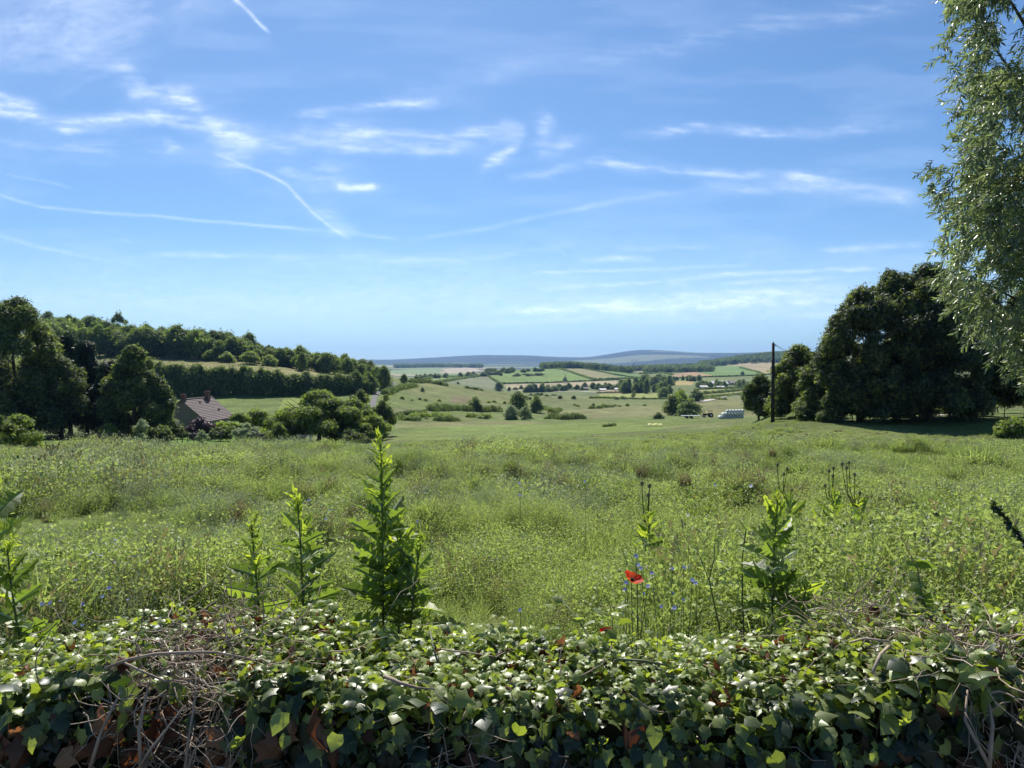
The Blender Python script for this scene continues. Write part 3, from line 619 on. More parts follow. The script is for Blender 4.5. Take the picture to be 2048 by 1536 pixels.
for px, dd, h, w, k, lb in [(236, 380, 17, 12, 'open', 'thin-crowned tree standing above the ridge wood at its dip'), (292, 380, 13, 12, 'open', 'lone open tree on the skyline of the ridge'), (208, 380, 12, 9, 'open', 'small sparse tree left of the thin-crowned skyline tree'),
     (500, 372, 11.5, 9, 'tall', 'slim tree poking above the middle of the ridge wood'), (600, 350, 10, 9, 'light', 'light green tree where the ridge wood thins out')]:
    q = at_px(px, dd); put(k, px, 0, h / dd * F, w / dd * F, lb, at=q)
for px, py, h, w, k, lb in [(420, 722, 22, 36, 'lbush', 'light green bush under the ridge wood, first from the left'), (455, 724, 22, 34, 'lbush', 'light bush beside the first one under the ridge wood'),
     (500, 728, 26, 40, 'light', 'light green tree at the foot of the ridge wood'), (538, 732, 24, 36, 'lbush', 'pale bush in the middle of the ridge wood edge'),
     (572, 734, 26, 30, 'bush', 'dark round bush on the upper pasture edge'), (604, 742, 36, 26, 'round', 'round tree standing out on the upper pasture'),
     (646, 744, 36, 26, 'tall', 'slim tree on the upper pasture right of the round one'), (690, 742, 34, 34, 'round', 'tree near the right end of the upper pasture'),
     (728, 748, 30, 30, 'round', 'last tree of the upper pasture edge')]:
    put(k, px, py, h, w, lb, 'tree' if 'bush' not in k else 'bush', dmin=255, dmax=420)
px = 318; RK = []
while px < 752:
    py = np.interp(px, [320, 480, 620, 760], [792, 790, 791, 786]); q = hit(px, py, 225, 270)
    top = np.interp(px, [320, 480, 640, 700, 750, 770], [728, 738, 752, 748, 755, 750]) + r.uniform(-5, 7)
    h = py - top
    RK.append(put(['round', 'tall', 'tall', 'round'][int(r.integers(0, 4))], px, py, h, r.uniform(32, 48), 'tree', 'tree', 'trees in the row under the upper pasture', dmin=225, dmax=270))
    px += r.uniform(9, 13)
rank(RK, 'of the trees in the dark row under the upper pasture')
put('round', 768, 782, 50, 38, 'tall round tree closing the right end of the dark row', dmin=225, dmax=320)
put('round', 736, 786, 42, 34, 'round tree just before the end of the dark row', dmin=225, dmax=320)
put('round', 712, 788, 46, 34, 'wide tree near the right end of the dark row', dmin=225, dmax=320)
# ---- valley floor and hill
def hedge(pts, hpx, label, mat='hill', cat='hedge', dmin=3, dmax=13000, wm=None, seed=1, dens=1.0, name='hedge', gap=0.0):
    """a hedge or belt of scrub running along photo points lying on the ground"""
    r = np.random.default_rng(seed); A = Acc(); W0 = []
    for (a, b) in pts:
        W0.append(hit(a, b, dmin, dmax))
    W0 = np.array(W0); sg = np.linalg.norm(np.diff(W0[:, :2], axis=0), axis=1); tot = sg.sum()
    d0 = W0[:, 1].mean(); hpx = hpx * (1.25 if d0 < 450 else 1); h0 = hpx * d0 / F; ls = max(.18, d0 / F * 1.5)
    step = h0 * .8; n = max(2, int(tot / step)); cum = np.concatenate([[0], np.cumsum(sg)])
    for k in range(n):
        if r.random() < gap: continue
        s = (k + r.random() * .6) / n * tot; x = np.interp(s, cum, W0[:, 0]); y = np.interp(s, cum, W0[:, 1])
        z = float(ground_z(x, y)); hh = h0 * r.uniform(.6, 1.15)
        m = int(np.clip(60 * (h0 / ls) ** 2 / 12, 50, 800) * dens)
        dirs = norm(r.normal(size=(m, 3)) + [0, 0, .4]); dirs[:, 2] = np.abs(dirs[:, 2])
        Cp = np.array([x, y, z - .1 * hh]) + dirs * (0.6 + .45 * r.random((m, 1))) * [step * .95, (wm or h0 * .6), hh] 
        Nn = norm(dirs + r.normal(size=(m, 3)) * .6); Dn = np.cross(Nn, randu(m, r)); sz = ls * r.uniform(.7, 1.3, m)
        V, fs = scatter(SPRIG, SPRIGF, Cp, Dn, Nn, sz, sz); A.add(V, fs, np.repeat(np.clip(r.uniform(.1, .9, m) + r.uniform(-.12, .12), 0, 1), 12))
    o = link(name, A.mesh(name, [M[mat]])); return tag(o, label, cat)
hedge([(860, 822), (905, 820), (950, 822), (1000, 824)], 12, 'long dark hedge line left of the valley trees', dmin=180, dmax=330, seed=2)
hedge([(780, 832), (810, 830), (850, 826)], 7, 'thin low hedge below the brown hill, left end', dmin=180, dmax=330, seed=3)
hedge([(800, 840), (818, 842), (845, 842)], 11, 'low domed thicket nearest the lane', dmin=150, dmax=260, seed=4)
hedge([(868, 842), (885, 843), (915, 842)], 11, 'low domed thicket in the middle of the marsh', dmin=150, dmax=260, seed=5)
hedge([(822, 835), (860, 834), (900, 834)], 9, 'strip of reeds behind the two domed thickets', 'tree2', dmin=160, dmax=290, seed=6)
hedge([(935, 835), (965, 836), (982, 836)], 8, 'reed clump left of the grey willows', 'tree2', dmin=160, dmax=290, seed=7)
hedge([(1100, 838), (1130, 840), (1168, 838)], 12, 'low bramble thicket right of the grey willows', dmin=150, dmax=290, seed=8)
hedge([(1180, 818), (1205, 816)], 6, 'small scrub strip on the mid pasture', dmin=200, dmax=400, seed=9)
hedge([(1210, 815), (1228, 814)], 5, 'smaller scrub strip right of the mid pasture one', dmin=200, dmax=400, seed=10)
hedge([(1090, 818), (1110, 826), (1120, 821)], 7, 'dark scrub right of the willow pair', dmin=200, dmax=400, seed=11)
hedge([(1206, 854), (1232, 852)], 6, 'rough tussock strip on the lower meadow', dmin=100, dmax=250, seed=12)
hedge([(768, 790), (800, 778), (830, 773)], 9, 'bank hedge climbing beside the lane', dmin=230, dmax=420, seed=13)
hedge([(300, 885), (330, 886)], 6, 'low dark scrub at the garden corner', dmin=80, dmax=120, seed=14)
hedge([(1415, 798), (1452, 800)], 6, 'short scrub strip beside the pale track', dmin=300, dmax=640, seed=15)
hedge([(1405, 797), (1430, 795), (1480, 790), (1525, 784)], 6, 'hedge bordering the pale track', dmin=400, dmax=900, seed=16)
hedge([(1400, 789), (1440, 786), (1490, 781), (1530, 776)], 7, 'dark hedge between two right-hand fields', dmin=450, dmax=1000, seed=17)
hedge([(1395, 780), (1440, 778), (1530, 774)], 5, 'thin hedge below the farm', dmin=500, dmax=1200, seed=18)
hedge([(1180, 797), (1250, 798), (1345, 798)], 5, 'dark hedge along the yellow-green field', dmin=430, dmax=800, seed=19)
hedge([(1195, 787), (1280, 785)], 4, 'hedge between brown and yellow fields', dmin=500, dmax=1200, seed=20)
hedge([(1000, 768), (1100, 766), (1190, 762), (1240, 760)], 3.4, 'straight hedge between green field and stubble', dmin=800, dmax=1600, seed=21)
hedge([(972, 750), (990, 762), (1004, 770)], 3.4, 'hedge down the left side of the green field', dmin=700, dmax=1700, seed=22)
hedge([(1115, 738), (1150, 748), (1190, 760), (1240, 758), (1300, 756)], 3.4, 'hedge slanting across the hillside fields', dmin=800, dmax=1700, seed=23)
hedge([(1165, 738), (1230, 750), (1290, 757)], 2.5, 'thin hedge high on the right of the hill', dmin=900, dmax=1700, seed=24)
hedge([(870, 767), (900, 762), (935, 756), (975, 750)], 5, 'hedge along the grey-green far pasture', dmin=620, dmax=1500, seed=25)
hedge([(840, 762), (900, 755), (945, 748)], 3.5, 'hedge on the bright green strip field', dmin=620, dmax=1600, seed=26)
hedge([(820, 765), (850, 765), (880, 770), (895, 773)], 8, 'belt of scrub behind the brown hill crest', dmin=380, dmax=900, seed=27)
hedge([(930, 776), (965, 782)], 5, 'scrub patch behind the brown hill', dmin=380, dmax=1000, seed=28)
hedge([(1340, 758), (1440, 754), (1500, 752), (1560, 748)], 3, 'far hedge under the orange field', dmin=800, dmax=2000, seed=29)
hedge([(1480, 736), (1520, 746)], 2.5, 'hedge dividing the far green and tan fields', dmin=900, dmax=2600, seed=30)
hedge([(1280, 748), (1320, 746), (1345, 750)], 3, 'hedge left of the orange field', dmin=900, dmax=2400, seed=31)
# named valley trees
for k, px, py, h, w, lb in [
    ('round', 1036, 828, 44, 44, 'dark round tree behind the two grey willows'), ('bush', 1074, 826, 34, 36, 'brownish round tree right of the dark round one'),
    ('silver', 1022, 839, 30, 34, 'left of the two pale grey willows'), ('silver', 1051, 840, 28, 28, 'right of the two pale grey willows'),
    ('open', 1102, 836, 18, 18, 'small thin pale tree right of the willows'), ('bush', 951, 822, 28, 36, 'dark bush rising from the long hedge'),
    ('silver', 845, 806, 10, 12, 'small blackthorn bush on the brown slope'), ('bush', 1345, 830, 38, 48, 'left hump of the big bramble thicket'),
    ('bush', 1380, 832, 34, 56, 'right hump of the big bramble thicket'), ('bush', 1318, 838, 14, 30, 'low left tail of the big bramble thicket'), ('lbush', 1362, 818, 40, 40, 'tall middle of the big bramble thicket'),
    ('round', 808, 766, 18, 18, 'single round tree on the crest of the brown hill'), ('bush', 1360, 800, 26, 26, 'bluish round tree above the big thicket'),
    ('bush', 1392, 804, 26, 36, 'dark tree above the right end of the big thicket'), ('round', 1328, 797, 24, 30, 'round tree in the yellow-green field'),
    ('open', 1268, 795, 14, 16, 'bare brownish bush at the field corner'), ('bush', 1268, 797, 4, 16, 'low scrub under the bare brownish bush')]:
    put(k, px, py, h, w, lb, 'bush' if 'bush' in k else 'tree', dmin=170 if py > 812 else 330, dmax=900)
for k, px, py, h, w, lb in [
    ('round', 997, 782, 18, 22, 'dark tree at the lower left corner of the green field'), ('bush', 1018, 782, 9, 8, 'small dark bush by the stubble corner'),
    ('bush', 1130, 763, 10, 12, 'round bush at the foot of the nearer pylon'), ('round', 1243, 784, 26, 16, 'tall poplar-like tree in the valley'),
    ('bush', 1300, 770, 18, 30, 'rounded trees right of the poplar group'), ('tall', 1310, 774, 22, 30, 'leafy tall tree left of the small tan field'), ('bush', 916, 768, 6, 8, 'tiny lone bush on the far pasture'),
    ('bush', 1485, 750, 8, 10, 'small round tree on the far green field')]:
    put(k, px, py, h, w, lb, 'bush' if 'bush' in k else 'tree', dmin=560, dmax=2600)
def mass(x0, x1, y0, y1, n, h, w, label, group, kinds=('round', 'bush', 'tall'), dmin=500, dmax=2500, seed=1):
    r = np.random.default_rng(seed); RK = []
    for i in range(n):
        px = r.uniform(x0, x1); q = (px - x0) / (x1 - x0); py = y0 + (y1 - y0) * q + r.uniform(-1.5, 1.5)
        hh = h * r.uniform(.7, 1.25)
        RK.append(put(kinds[int(r.integers(0, len(kinds)))], px, py, hh, w * r.uniform(.7, 1.3), label, 'tree', group, dmin=dmin, dmax=dmax))
    rank(RK, 'of the ' + group)
mass(1042, 1112, 784, 782, 12, 15, 18, 'dark valley tree at the foot of the stubble field', 'valley trees below the stubble field', seed=41)
mass(1112, 1240, 781, 778, 26, 12, 14, 'small tree in the village line across the valley', 'village line trees', seed=42)
mass(1250, 1345, 786, 786, 16, 26, 20, 'tree in the tall poplar clump right of the village line', 'poplar clump trees', seed=43)
mass(1262, 1340, 774, 770, 14, 20, 20, 'tree in the back of the poplar clump', 'poplar clump back trees', seed=44)
mass(1345, 1400, 762, 762, 9, 11, 12, 'far tree between tan field and farm', 'trees near the tan field', seed=45)
mass(1395, 1530, 774, 772, 26, 12, 14, 'tree around the distant farm', 'farm trees', seed=46)
mass(1040, 1110, 790, 792, 9, 6, 14, 'low bush along the valley track', 'valley track bushes', ('bush',), seed=47)
mass(970, 1086, 747, 742, 24, 9, 12, 'scattered bush on top of the green field hill', 'hilltop bushes', ('bush', 'bush', 'round'), dmin=900, dmax=1750, seed=48)
mass(1030, 1082, 752, 750, 10, 6, 14, 'bush below the green field hilltop', 'lower hilltop bushes', ('bush',), dmin=900, dmax=1750, seed=53)
mass(1290, 1340, 760, 764, 8, 10, 16, 'tree left of the small tan field', 'trees left of the tan field', dmin=900, dmax=2000, seed=49)
mass(830, 1010, 757, 750, 44, 8, 12, 'tree in the far belt beyond the brown hill', 'far belt trees', dmin=1100, dmax=2400, seed=50)
mass(1000, 1200, 779, 778, 12, 7, 12, 'dark clump before the village line', 'clumps before the village', ('bush',), seed=51)
mass(800, 1010, 800, 806, 12, 6, 11, 'b', 'low bushes scattered on the rounded green hillside', ('bush', 'lbush'), dmin=230, dmax=560, seed=61)
mass(790, 1180, 838, 838, 16, 8, 18, 'b', 'rounded bushes of the marshy strip', ('bush', 'lbush'), dmin=150, dmax=300, seed=62)
mass(1110, 1340, 812, 812, 9, 6, 12, 'b', 'small bushes dotted over the mid pasture', ('bush', 'lbush'), dmin=230, dmax=560, seed=63)
mass(1040, 1400, 798, 798, 14, 7, 13, 'b', 'bushes strung along the near edge of the yellow-green field', ('bush', 'round'), dmin=400, dmax=800, seed=64)
# distant woods that read as one mass
def wood(name, x0, x1, base, d0, d1, n, h, ls, label, seed, mat='tree'):
    r = np.random.default_rng(seed); A = Acc(); per = 60
    for i in range(n):
        px = r.uniform(x0, x1); d = r.uniform(d0, d1) if not callable(d0) else 0
        x = (px - 1024) / F * d; z = float(ground_z(x, d)); hh = h * r.uniform(.7, 1.25)
        dirs = norm(r.normal(size=(per, 3)) + [0, 0, .6])
        Cp = np.array([x, d, z + hh * .5]) + dirs * [hh * .55, hh * .55, hh * .5]
        Nn = norm(dirs + r.normal(size=(per, 3)) * .5); sz = ls * r.uniform(.7, 1.3, per)
        V, fs = scatter(SPRIG, SPRIGF, Cp, np.cross(Nn, randu(per, r)), Nn, sz, sz); A.add(V, fs, np.repeat(np.clip(r.uniform(.1, .8, per), 0, 1), 12))
    return tag(link(name, A.mesh(name, [M['hill']])), label, 'wood', kind='stuff')
wood('distant_wood', 1085, 1168, 735, 1690, 1800, 200, 13, 2.4, 'dark wood crowning the hill above the green field', 1)
wood('distant_wood', 1172, 1262, 742, 1650, 1850, 200, 12, 2.4, 'wooded crest right of the hilltop wood', 2)
wood('distant_wood', 1250, 1420, 740, 2150, 2350, 420, 14, 3, 'middle strip of woodland below the mountain', 3)
wood('distant_wood', 1290, 1425, 740, 1820, 1950, 260, 13, 2.6, 'front woodland strip above the orange field', 4)
wood('distant_wood', 1400, 1660, 730, 2450, 3050, 1100, 15, 3.4, 'large wood on the far right hillside', 5)
wood('distant_wood', 790, 965, 733, 4400, 4900, 420, 20, 5, 'faint long wood below the blue mountains', 6)

# ------------------------------------------------------------------ house
q = P(363, 800, 130); xr, yr, zr = q; ze = zr - 3.75; hw = 4.45; L = 13.0
zg = float(ground_z(xr, yr)) - .6
house = empty('house', (xr, yr, zg), 'house with a reddish tiled roof and pale gable behind the purple shrub', 'house')
def rel(V): return np.asarray(V) - [xr, yr, zg]
V = np.array([[xr - hw + .35, yr, zg], [xr + hw - .35, yr, zg], [xr + hw - .35, yr, ze + .1], [xr, yr, zr - .15], [xr - hw + .35, yr, ze + .1]])
V = np.concatenate([V, V + [0, L, 0]])
link('wall', mesh_np('wall', rel(V), [np.array([[0, 1, 2, 3, 4], [9, 8, 7, 6, 5]]), np.array([[1, 6, 7, 2], [5, 0, 4, 9]])], mats=[M['render_w']]), house)
A = Acc(); nC = 15; sl_ = math.hypot(hw, 3.75)
for sgn in (1, -1):
    for k in range(2 * nC):
        a0, a1 = k / nC / 2, (k + 1) / nC / 2 + (.012 if k % 2 else 0)
        x0, z0 = xr + sgn * hw * a0, zr - 3.75 * a0; x1, z1 = xr + sgn * hw * a1, zr - 3.75 * a1 + (.07 if k % 2 else .02)
        th = .05
        V = np.array([[x0, yr - .3, z0], [x0, yr + L + .3, z0], [x1, yr + L + .3, z1], [x1, yr - .3, z1]]); V2 = V - [0, 0, th + .04]
        A.add(rel(np.concatenate([V, V2])), [np.array([[0, 1, 2, 3], [7, 6, 5, 4], [0, 3, 7, 4], [1, 5, 6, 2], [3, 2, 6, 7]])], (.08 if k % 2 == 0 else .62) + r.uniform(-.08, .08))
V, fs = tube([[xr, yr - .3, zr + .06], [xr, yr + L + .3, zr + .06]], .13, 8); A.add(rel(V), fs, .5)
roof = link('roof', A.mesh('roof', [M['tile']]), house)
for (cx0, cy0, w, d_, zt) in ((xr, yr + .9, .34, .34, zr + .8), (xr + .45, yr + L - 3.0, .34, .5, zr + 1.05)):
    V, fs = box(cx0 - w, cx0 + w, cy0 - d_, cy0 + d_, zr - 1.4, zt); V2, f2 = box(cx0 - w - .08, cx0 + w + .08, cy0 - d_ - .08, cy0 + d_ + .08, zt + .002, zt + .14)
    A = Acc(); A.add(rel(V), fs); A.add(rel(V2), f2)
    for s in (-.16, .16):
        V3, f3 = tube([[cx0 + s, cy0, zt + .1], [cx0 + s, cy0, zt + .4]], .1, 8); A.add(rel(V3), f3)
    c = link('chimney', A.mesh('chimney', [M['brick']]), roof)
for (a, yy0) in ((.2, 5.5), (.62, 9.5)):
    V, fs = box(-.18, .18, -.22, .22, -.02, .14); V = V + [xr + hw * a, yr + yy0, zr - 3.75 * a + .12]
    link('roof_vent', mesh_np('roof_vent', rel(V), fs, mats=[M['rubber']]), roof)
A = Acc(); V, fs = tube([[xr + hw - .1, yr - .3, ze - .02], [xr + hw - .1, yr + L + .3, ze - .02]], .07, 6); A.add(rel(V), fs); link('gutter', A.mesh('gutter', [M['metal']]), house)
# garden fence posts, gate, picket fence, stone gatepost, garden wall
for k, px in enumerate([353, 363, 374, 386, 397, 440, 482, 459]):
    q = at_px(px, 90 + (k % 3)); A = Acc(); V, fs = tube([[0, 0, -.2], [.02, 0, .6], [0.03 * (k % 3 - 1), 0, 1.2]], [.07, .065, .06], 6); A.add(V, fs)
    o = link('fence_post', A.mesh('fence_post', [M['post']]), loc=q); tag(o, '%s from the left of the dark posts along the bright lawn' % ordw([353, 363, 374, 386, 397, 440, 459, 482].index(px)), 'fence post', 'fence posts along the lawn')
q = at_px(365, 90.6); A = Acc(); V, fs = tube([[-1.1, .1, 1.12], [0, .12, 1.16], [1.3, .1, 1.1]], .05, 6); A.add(V, fs)
tag(link('fence_rail', A.mesh('fence_rail', [M['post']]), loc=q), 'dark top rail lying across the leftmost lawn posts', 'fence rail')
q = at_px(188, 88); root = empty('picket_fence', q, 'pale picket fence in the deep shade of the left trees', 'fence')
A = Acc()
for k in range(44):
    x = -3.4 + k * .16; V, fs = box(x, x + .06, -.012, .012, .05, 1.15 + .05 * math.sin(k)); A.add(V, fs)
link('pickets', A.mesh('pickets', [M['post']]), root)
A = Acc()
for z in (.3, .9): V, fs = box(-3.5, 3.6, .014, .05, z, z + .07); A.add(V, fs)
link('rail', A.mesh('rail', [M['post']]), root)
q = at_px(524, 93); V, fs = box(-.22, .22, -.22, .22, -.3, 1.15)
A = Acc(); A.add(V, fs); V, fs = box(-.27, .27, -.27, .27, 1.152, 1.26); A.add(V, fs)
tag(link('gatepost', A.mesh('gatepost', [M['stone']]), loc=q), 'grey stone gatepost at the garden edge', 'gatepost')
q = at_px(508, 92); A = Acc()
for z in (.45, .75, 1.0): V, fs = box(-.95, .85, -.03, .03, z, z + .09); A.add(V, fs)
for x in (-.95, -.05, .8): V, fs = box(x, x + .07, -.075, -.035, .1, 1.12); A.add(V, fs)
tag(link('wooden_gate', A.mesh('wooden_gate', [M['post']]), loc=q), 'low weathered gate beside the stone gatepost', 'gate')
q = at_px(608, 99); A = Acc(); V, fs = box(-.9, .9, -.4, .4, .9, .96); A.add(V, fs)
for x in (-.8, .8): V, fs = box(x - .05, x + .05, -.3, .3, -.1, .898); A.add(V, fs)
tag(link('garden_table', A.mesh('garden_table', [M['bale']]), loc=q), 'white garden table under the spreading tree', 'table')

# ------------------------------------------------------------------ lanes and tracks
def strip(name, pts, w, mat, label, dmin=3, dmax=3000, lift=.12):
    W0 = np.array([hit(a, b, dmin, dmax) for a, b in pts]); n = 60
    s = np.linspace(0, 1, n); c = np.linspace(0, 1, len(W0)); X = np.interp(s, c, W0[:, 0]); Y = np.interp(s, c, W0[:, 1])
    Tn = norm(np.stack([np.gradient(X), np.gradient(Y)], 1)); off = np.stack([-Tn[:, 1], Tn[:, 0]], 1) * w / 2
    Lf = np.stack([X, Y], 1) + off; Rt = np.stack([X, Y], 1) - off
    V = np.concatenate([np.c_[Lf, ground_z(Lf[:, 0], Lf[:, 1]) + lift], np.c_[Rt, ground_z(Rt[:, 0], Rt[:, 1]) + lift]])
    i = np.arange(n - 1); return tag(link(name, mesh_np(name, V, [np.stack([i, i + n, i + n + 1, i + 1], 1)], mats=[mat])), label, kind='structure')
strip('lane', [(748, 858), (757, 838), (752, 822), (745, 808), (752, 790), (770, 776), (784, 770), (789, 765)], 1.7, M['asphalt'], 'grey lane climbing past the end of the dark tree row', 110, 460)
strip('track', [(1396, 805), (1418, 801), (1432, 797), (1450, 793), (1475, 791)], 6, M['gravel'], 'pale farm track curving across the right valley', 300, 900, .3)
strip('track', [(1108, 784), (1160, 783), (1195, 785)], 8, M['gravel'], 'faint pale track in front of the village line', 500, 1300, .4)
strip('path', [(1850, 832), (1900, 830), (1935, 832)], 1.2, M['gravel'], 'pale sunlit path strip beneath the dark belt', 66, 100, .06)

# ------------------------------------------------------------------ utility pole, wires, pylons
q = at_px(1546, 77); H = hgt(686, q); A = Acc(); V, fs = tube([[0, 0, -.3], [0, 0, H * .5], [0, 0, H]], [.2, .17, .14], 12); A.add(V, fs)
pole = empty('utility_pole', q, 'dark wooden utility pole standing left of the dark tree belt', 'utility pole')
link('shaft', A.mesh('shaft', [M['polewood']], True), pole)
A = Acc(); V, fs = tube([[0, 0, H + .01], [0, 0, H + .16]], .05, 8); A.add(V, fs); V, fs = tube([[.14, 0, H - .3], [.26, 0, H - .3]], .04, 6); A.add(V, fs); link('insulator', A.mesh('insulator', [M['metal']]), pole)
top = np.array([q[0] + .1, q[1], q[2] + H - .1])
for tgt, sag, lb in ((P(1680, 716, 80), .7, 'thin black cable sagging from the pole into the dark belt'), (P(1575, 705, 84), .1, 'steep stay wire running down from the pole top'), (P(1640, 772, 80), .4, 'lower thin cable crossing to the belt')):
    a = top if sag != .4 else top - [0, 0, H * .42]
    s = np.linspace(0, 1, 14)[:, None]; pth = a + (tgt - a) * s; pth[:, 2] -= (sag * 4 * s * (1 - s))[:, 0]
    A = Acc(); V, fs = tube(pth, .018, 5); A.add(V, fs); tag(link('cable', A.mesh('cable', [M['wire']])), lb, 'cable')
def pylon(px, d, top, base, label):
    q = at_px(px, d); H = (735 - top) / F * d - q[2]; A = Acc(); lw = .16 * d / 1300
    def bar(a, b, w=lw): V, fs = tube([a, b], w, 4); A.add(V, fs)
    hb = H * .11
    lv = [(0, hb), (.25, hb * .7), (.5, hb * .42), (.62, hb * .34)]
    for (s0, w0), (s1, w1) in zip(lv, lv[1:]):
        for (a, b) in ((1, 1), (1, -1), (-1, -1), (-1, 1)):
            bar([a * w0, b * w0, s0 * H], [a * w1, b * w1, s1 * H])
        for b in (1, -1):
            bar([-w0, b * w0, s0 * H], [w1, b * w1, s1 * H], lw * .7); bar([w0, b * w0, s0 * H], [-w1, b * w1, s1 * H], lw * .7)
    for s in (1, -1):
        bar([s * hb * .34, 0, .62 * H], [s * H * .17, 0, .86 * H]); bar([s * H * .17, 0, .86 * H], [s * H * .14, 0, H]); bar([s * H * .1, 0, .86 * H], [s * H * .14, 0, H])
        bar([0, 0, .66 * H], [s * H * .1, 0, .86 * H], lw * .7)
    bar([-H * .32, 0, .86 * H], [H * .32, 0, .86 * H], lw * 1.2); bar([-H * .32, 0, .86 * H], [-H * .14, 0, .91 * H], lw); bar([H * .32, 0, .86 * H], [H * .14, 0, .91 * H], lw)
    bar([-H * .14, 0, .91 * H], [H * .14, 0, .91 * H], lw)
    tag(link('pylon', A.mesh('pylon', [M['metal']]), loc=q), label, 'pylon')
pylon(1131, 1250, 740, 775, 'nearer lattice pylon in front of the green field')
pylon(1268, 1700, 717, 745, 'farther lattice pylon outlined against the blue mountain')

# ------------------------------------------------------------------ bales, trailer, machinery, yellow sheet
q0 = hit(1440, 838, 160, 300); d0 = q0[1]
BR = .5
seg = 16; an = np.arange(seg) / seg * 2 * math.pi; A = Acc()
ring = np.stack([np.cos(an) * BR, np.zeros(seg), np.sin(an) * BR], 1)
prof = [(-.62, .86), (-.56, .97), (-.3, 1.0), (.3, 1.0), (.56, .97), (.62, .86)]
Vb = np.concatenate([ring * [pr, 1, pr] + [0, y, 0] for y, pr in prof]); fb = []
for k in range(len(prof) - 1):
    i = np.arange(seg); j = (i + 1) % seg; fb.append(np.stack([k * seg + i, k * seg + j, (k + 1) * seg + j, (k + 1) * seg + i], 1))
A.add(Vb, [np.concatenate(fb)]); A.add(Vb, [np.array([list(range(seg))[::-1], [5 * seg + k for k in range(seg)]])])
bm_ = A.mesh('wrapped_bale', [M['bale']], True)
gx = (1442 - 1024) / F * d0
rowlab = ['white wrapped bale in the bottom row of the stack', 'white wrapped bale in the middle row of the stack', 'white wrapped bale in the top row of the stack']
for row in range(3):
    for k in range(8 - row):
        for back in range(2 if row < 2 else 1):
            x = gx + (k + row * .5) * 1.06 + (row * .5); y = d0 + back * 1.3 + k * .5
            o = link('wrapped_bale', bm_, loc=(x, y, float(ground_z(x, y)) * .3 + q0[2] * .7 + .5 + row * .9))
            o.rotation_euler = (0, .4 * k, .02 * k)
            tag(o, '%s white bale from the left, %s layer, %s rank of the stack' % (ordw(k), ['bottom', 'middle', 'top'][row], ['front', 'rear'][back]), 'bale', 'wrapped bales of the stack')
q = hit(1382, 837, 150, 300); tr = empty('flat_trailer', q, 'long low white flatbed trailer before the bramble thicket', 'trailer')
A = Acc(); V, fs = box(-3.0, 2.8, -1, 1, .75, .95); A.add(V, fs); V, fs = box(2.8, 4.2, -.06, .06, .7, .82); A.add(V, fs); link('bed', A.mesh('bed', [M['bale']]), tr)
for x in (-1.3, .1):
    for y in (-1.08, 1.08):
        V, fs = tube([[x, y - .09, .42], [x, y + .09, .42]], .36, 14); A = Acc(); A.add(V, fs); link('wheel', A.mesh('wheel', [M['rubber']]), tr)
q = hit(1368, 831, 150, 300); A = Acc(); V, fs = box(-.9, .9, -.6, .6, 0.1, 1.0); A.add(V, fs); V, fs = box(-1.0, 1.0, -.7, .7, 1.002, 1.15); A.add(V, fs)
tag(link('water_trough', A.mesh('water_trough', [M['bale']]), loc=q), 'white water tank left of the flat trailer', 'tank')
q = hit(1416, 835, 150, 320); mt = empty('tractor', q, 'dark old tractor between the thicket and the bales', 'tractor')
A = Acc(); V, fs = box(-1.5, .3, -.35, .35, .7, 1.25); A.add(V, fs); V, fs = box(-1.6, -1.5, -.3, .3, .72, 1.2); A.add(V, fs); V, fs = tube([[-.9, .2, 1.25], [-.9, .2, 1.75]], .05, 6); A.add(V, fs); link('bonnet', A.mesh('bonnet', [M['red']]), mt)
A = Acc()
for x in (.35, 1.3):
    for y in (-.5, .5): V, fs = tube([[x, y, 1.1], [x, y, 2.1]], .05, 6); A.add(V, fs)
V, fs = box(.2, 1.45, -.65, .65, 2.1, 2.2); A.add(V, fs); V, fs = box(.45, 1.1, -.3, .3, 1.1, 1.3); A.add(V, fs); link('cab', A.mesh('cab', [M['rubber']]), mt)
for x, rr, yw in ((.9, .72, .75), (-1.2, .42, .55)):
    for s in (1, -1):
        V, fs = tube([[x, s * yw - .14, rr], [x, s * yw + .14, rr]], rr, 18); A = Acc(); A.add(V, fs); w_ = link('wheel', A.mesh('wheel', [M['rubber']]), mt)
        V, fs = tube([[x, s * yw - .17, rr], [x, s * yw + .17, rr]], rr * .45, 12); A = Acc(); A.add(V, fs); link('rim', A.mesh('rim', [M['bale']]), w_)
q = hit(1310, 852, 100, 260); A = Acc(); gx_ = np.linspace(-1.4, 1.4, 12); V = np.array([[x, y, .25 + .06 * math.sin(x * 5) + (.25 if y > 0 else 0)] for y in (-.22, .22) for x in gx_])
i = np.arange(11); A.add(np.concatenate([V, V - [0, 0, .04]]), [np.stack([i, i + 1, i + 13, i + 12], 1), np.stack([i + 24, i + 36, i + 37, i + 25], 1), np.stack([i, i + 24, i + 25, i + 1], 1)])
tag(link('yellow_sheet', A.mesh('yellow_sheet', [M['yelw']]), loc=q), 'thin yellow sheet lying on the grass in mid meadow', 'sheet')

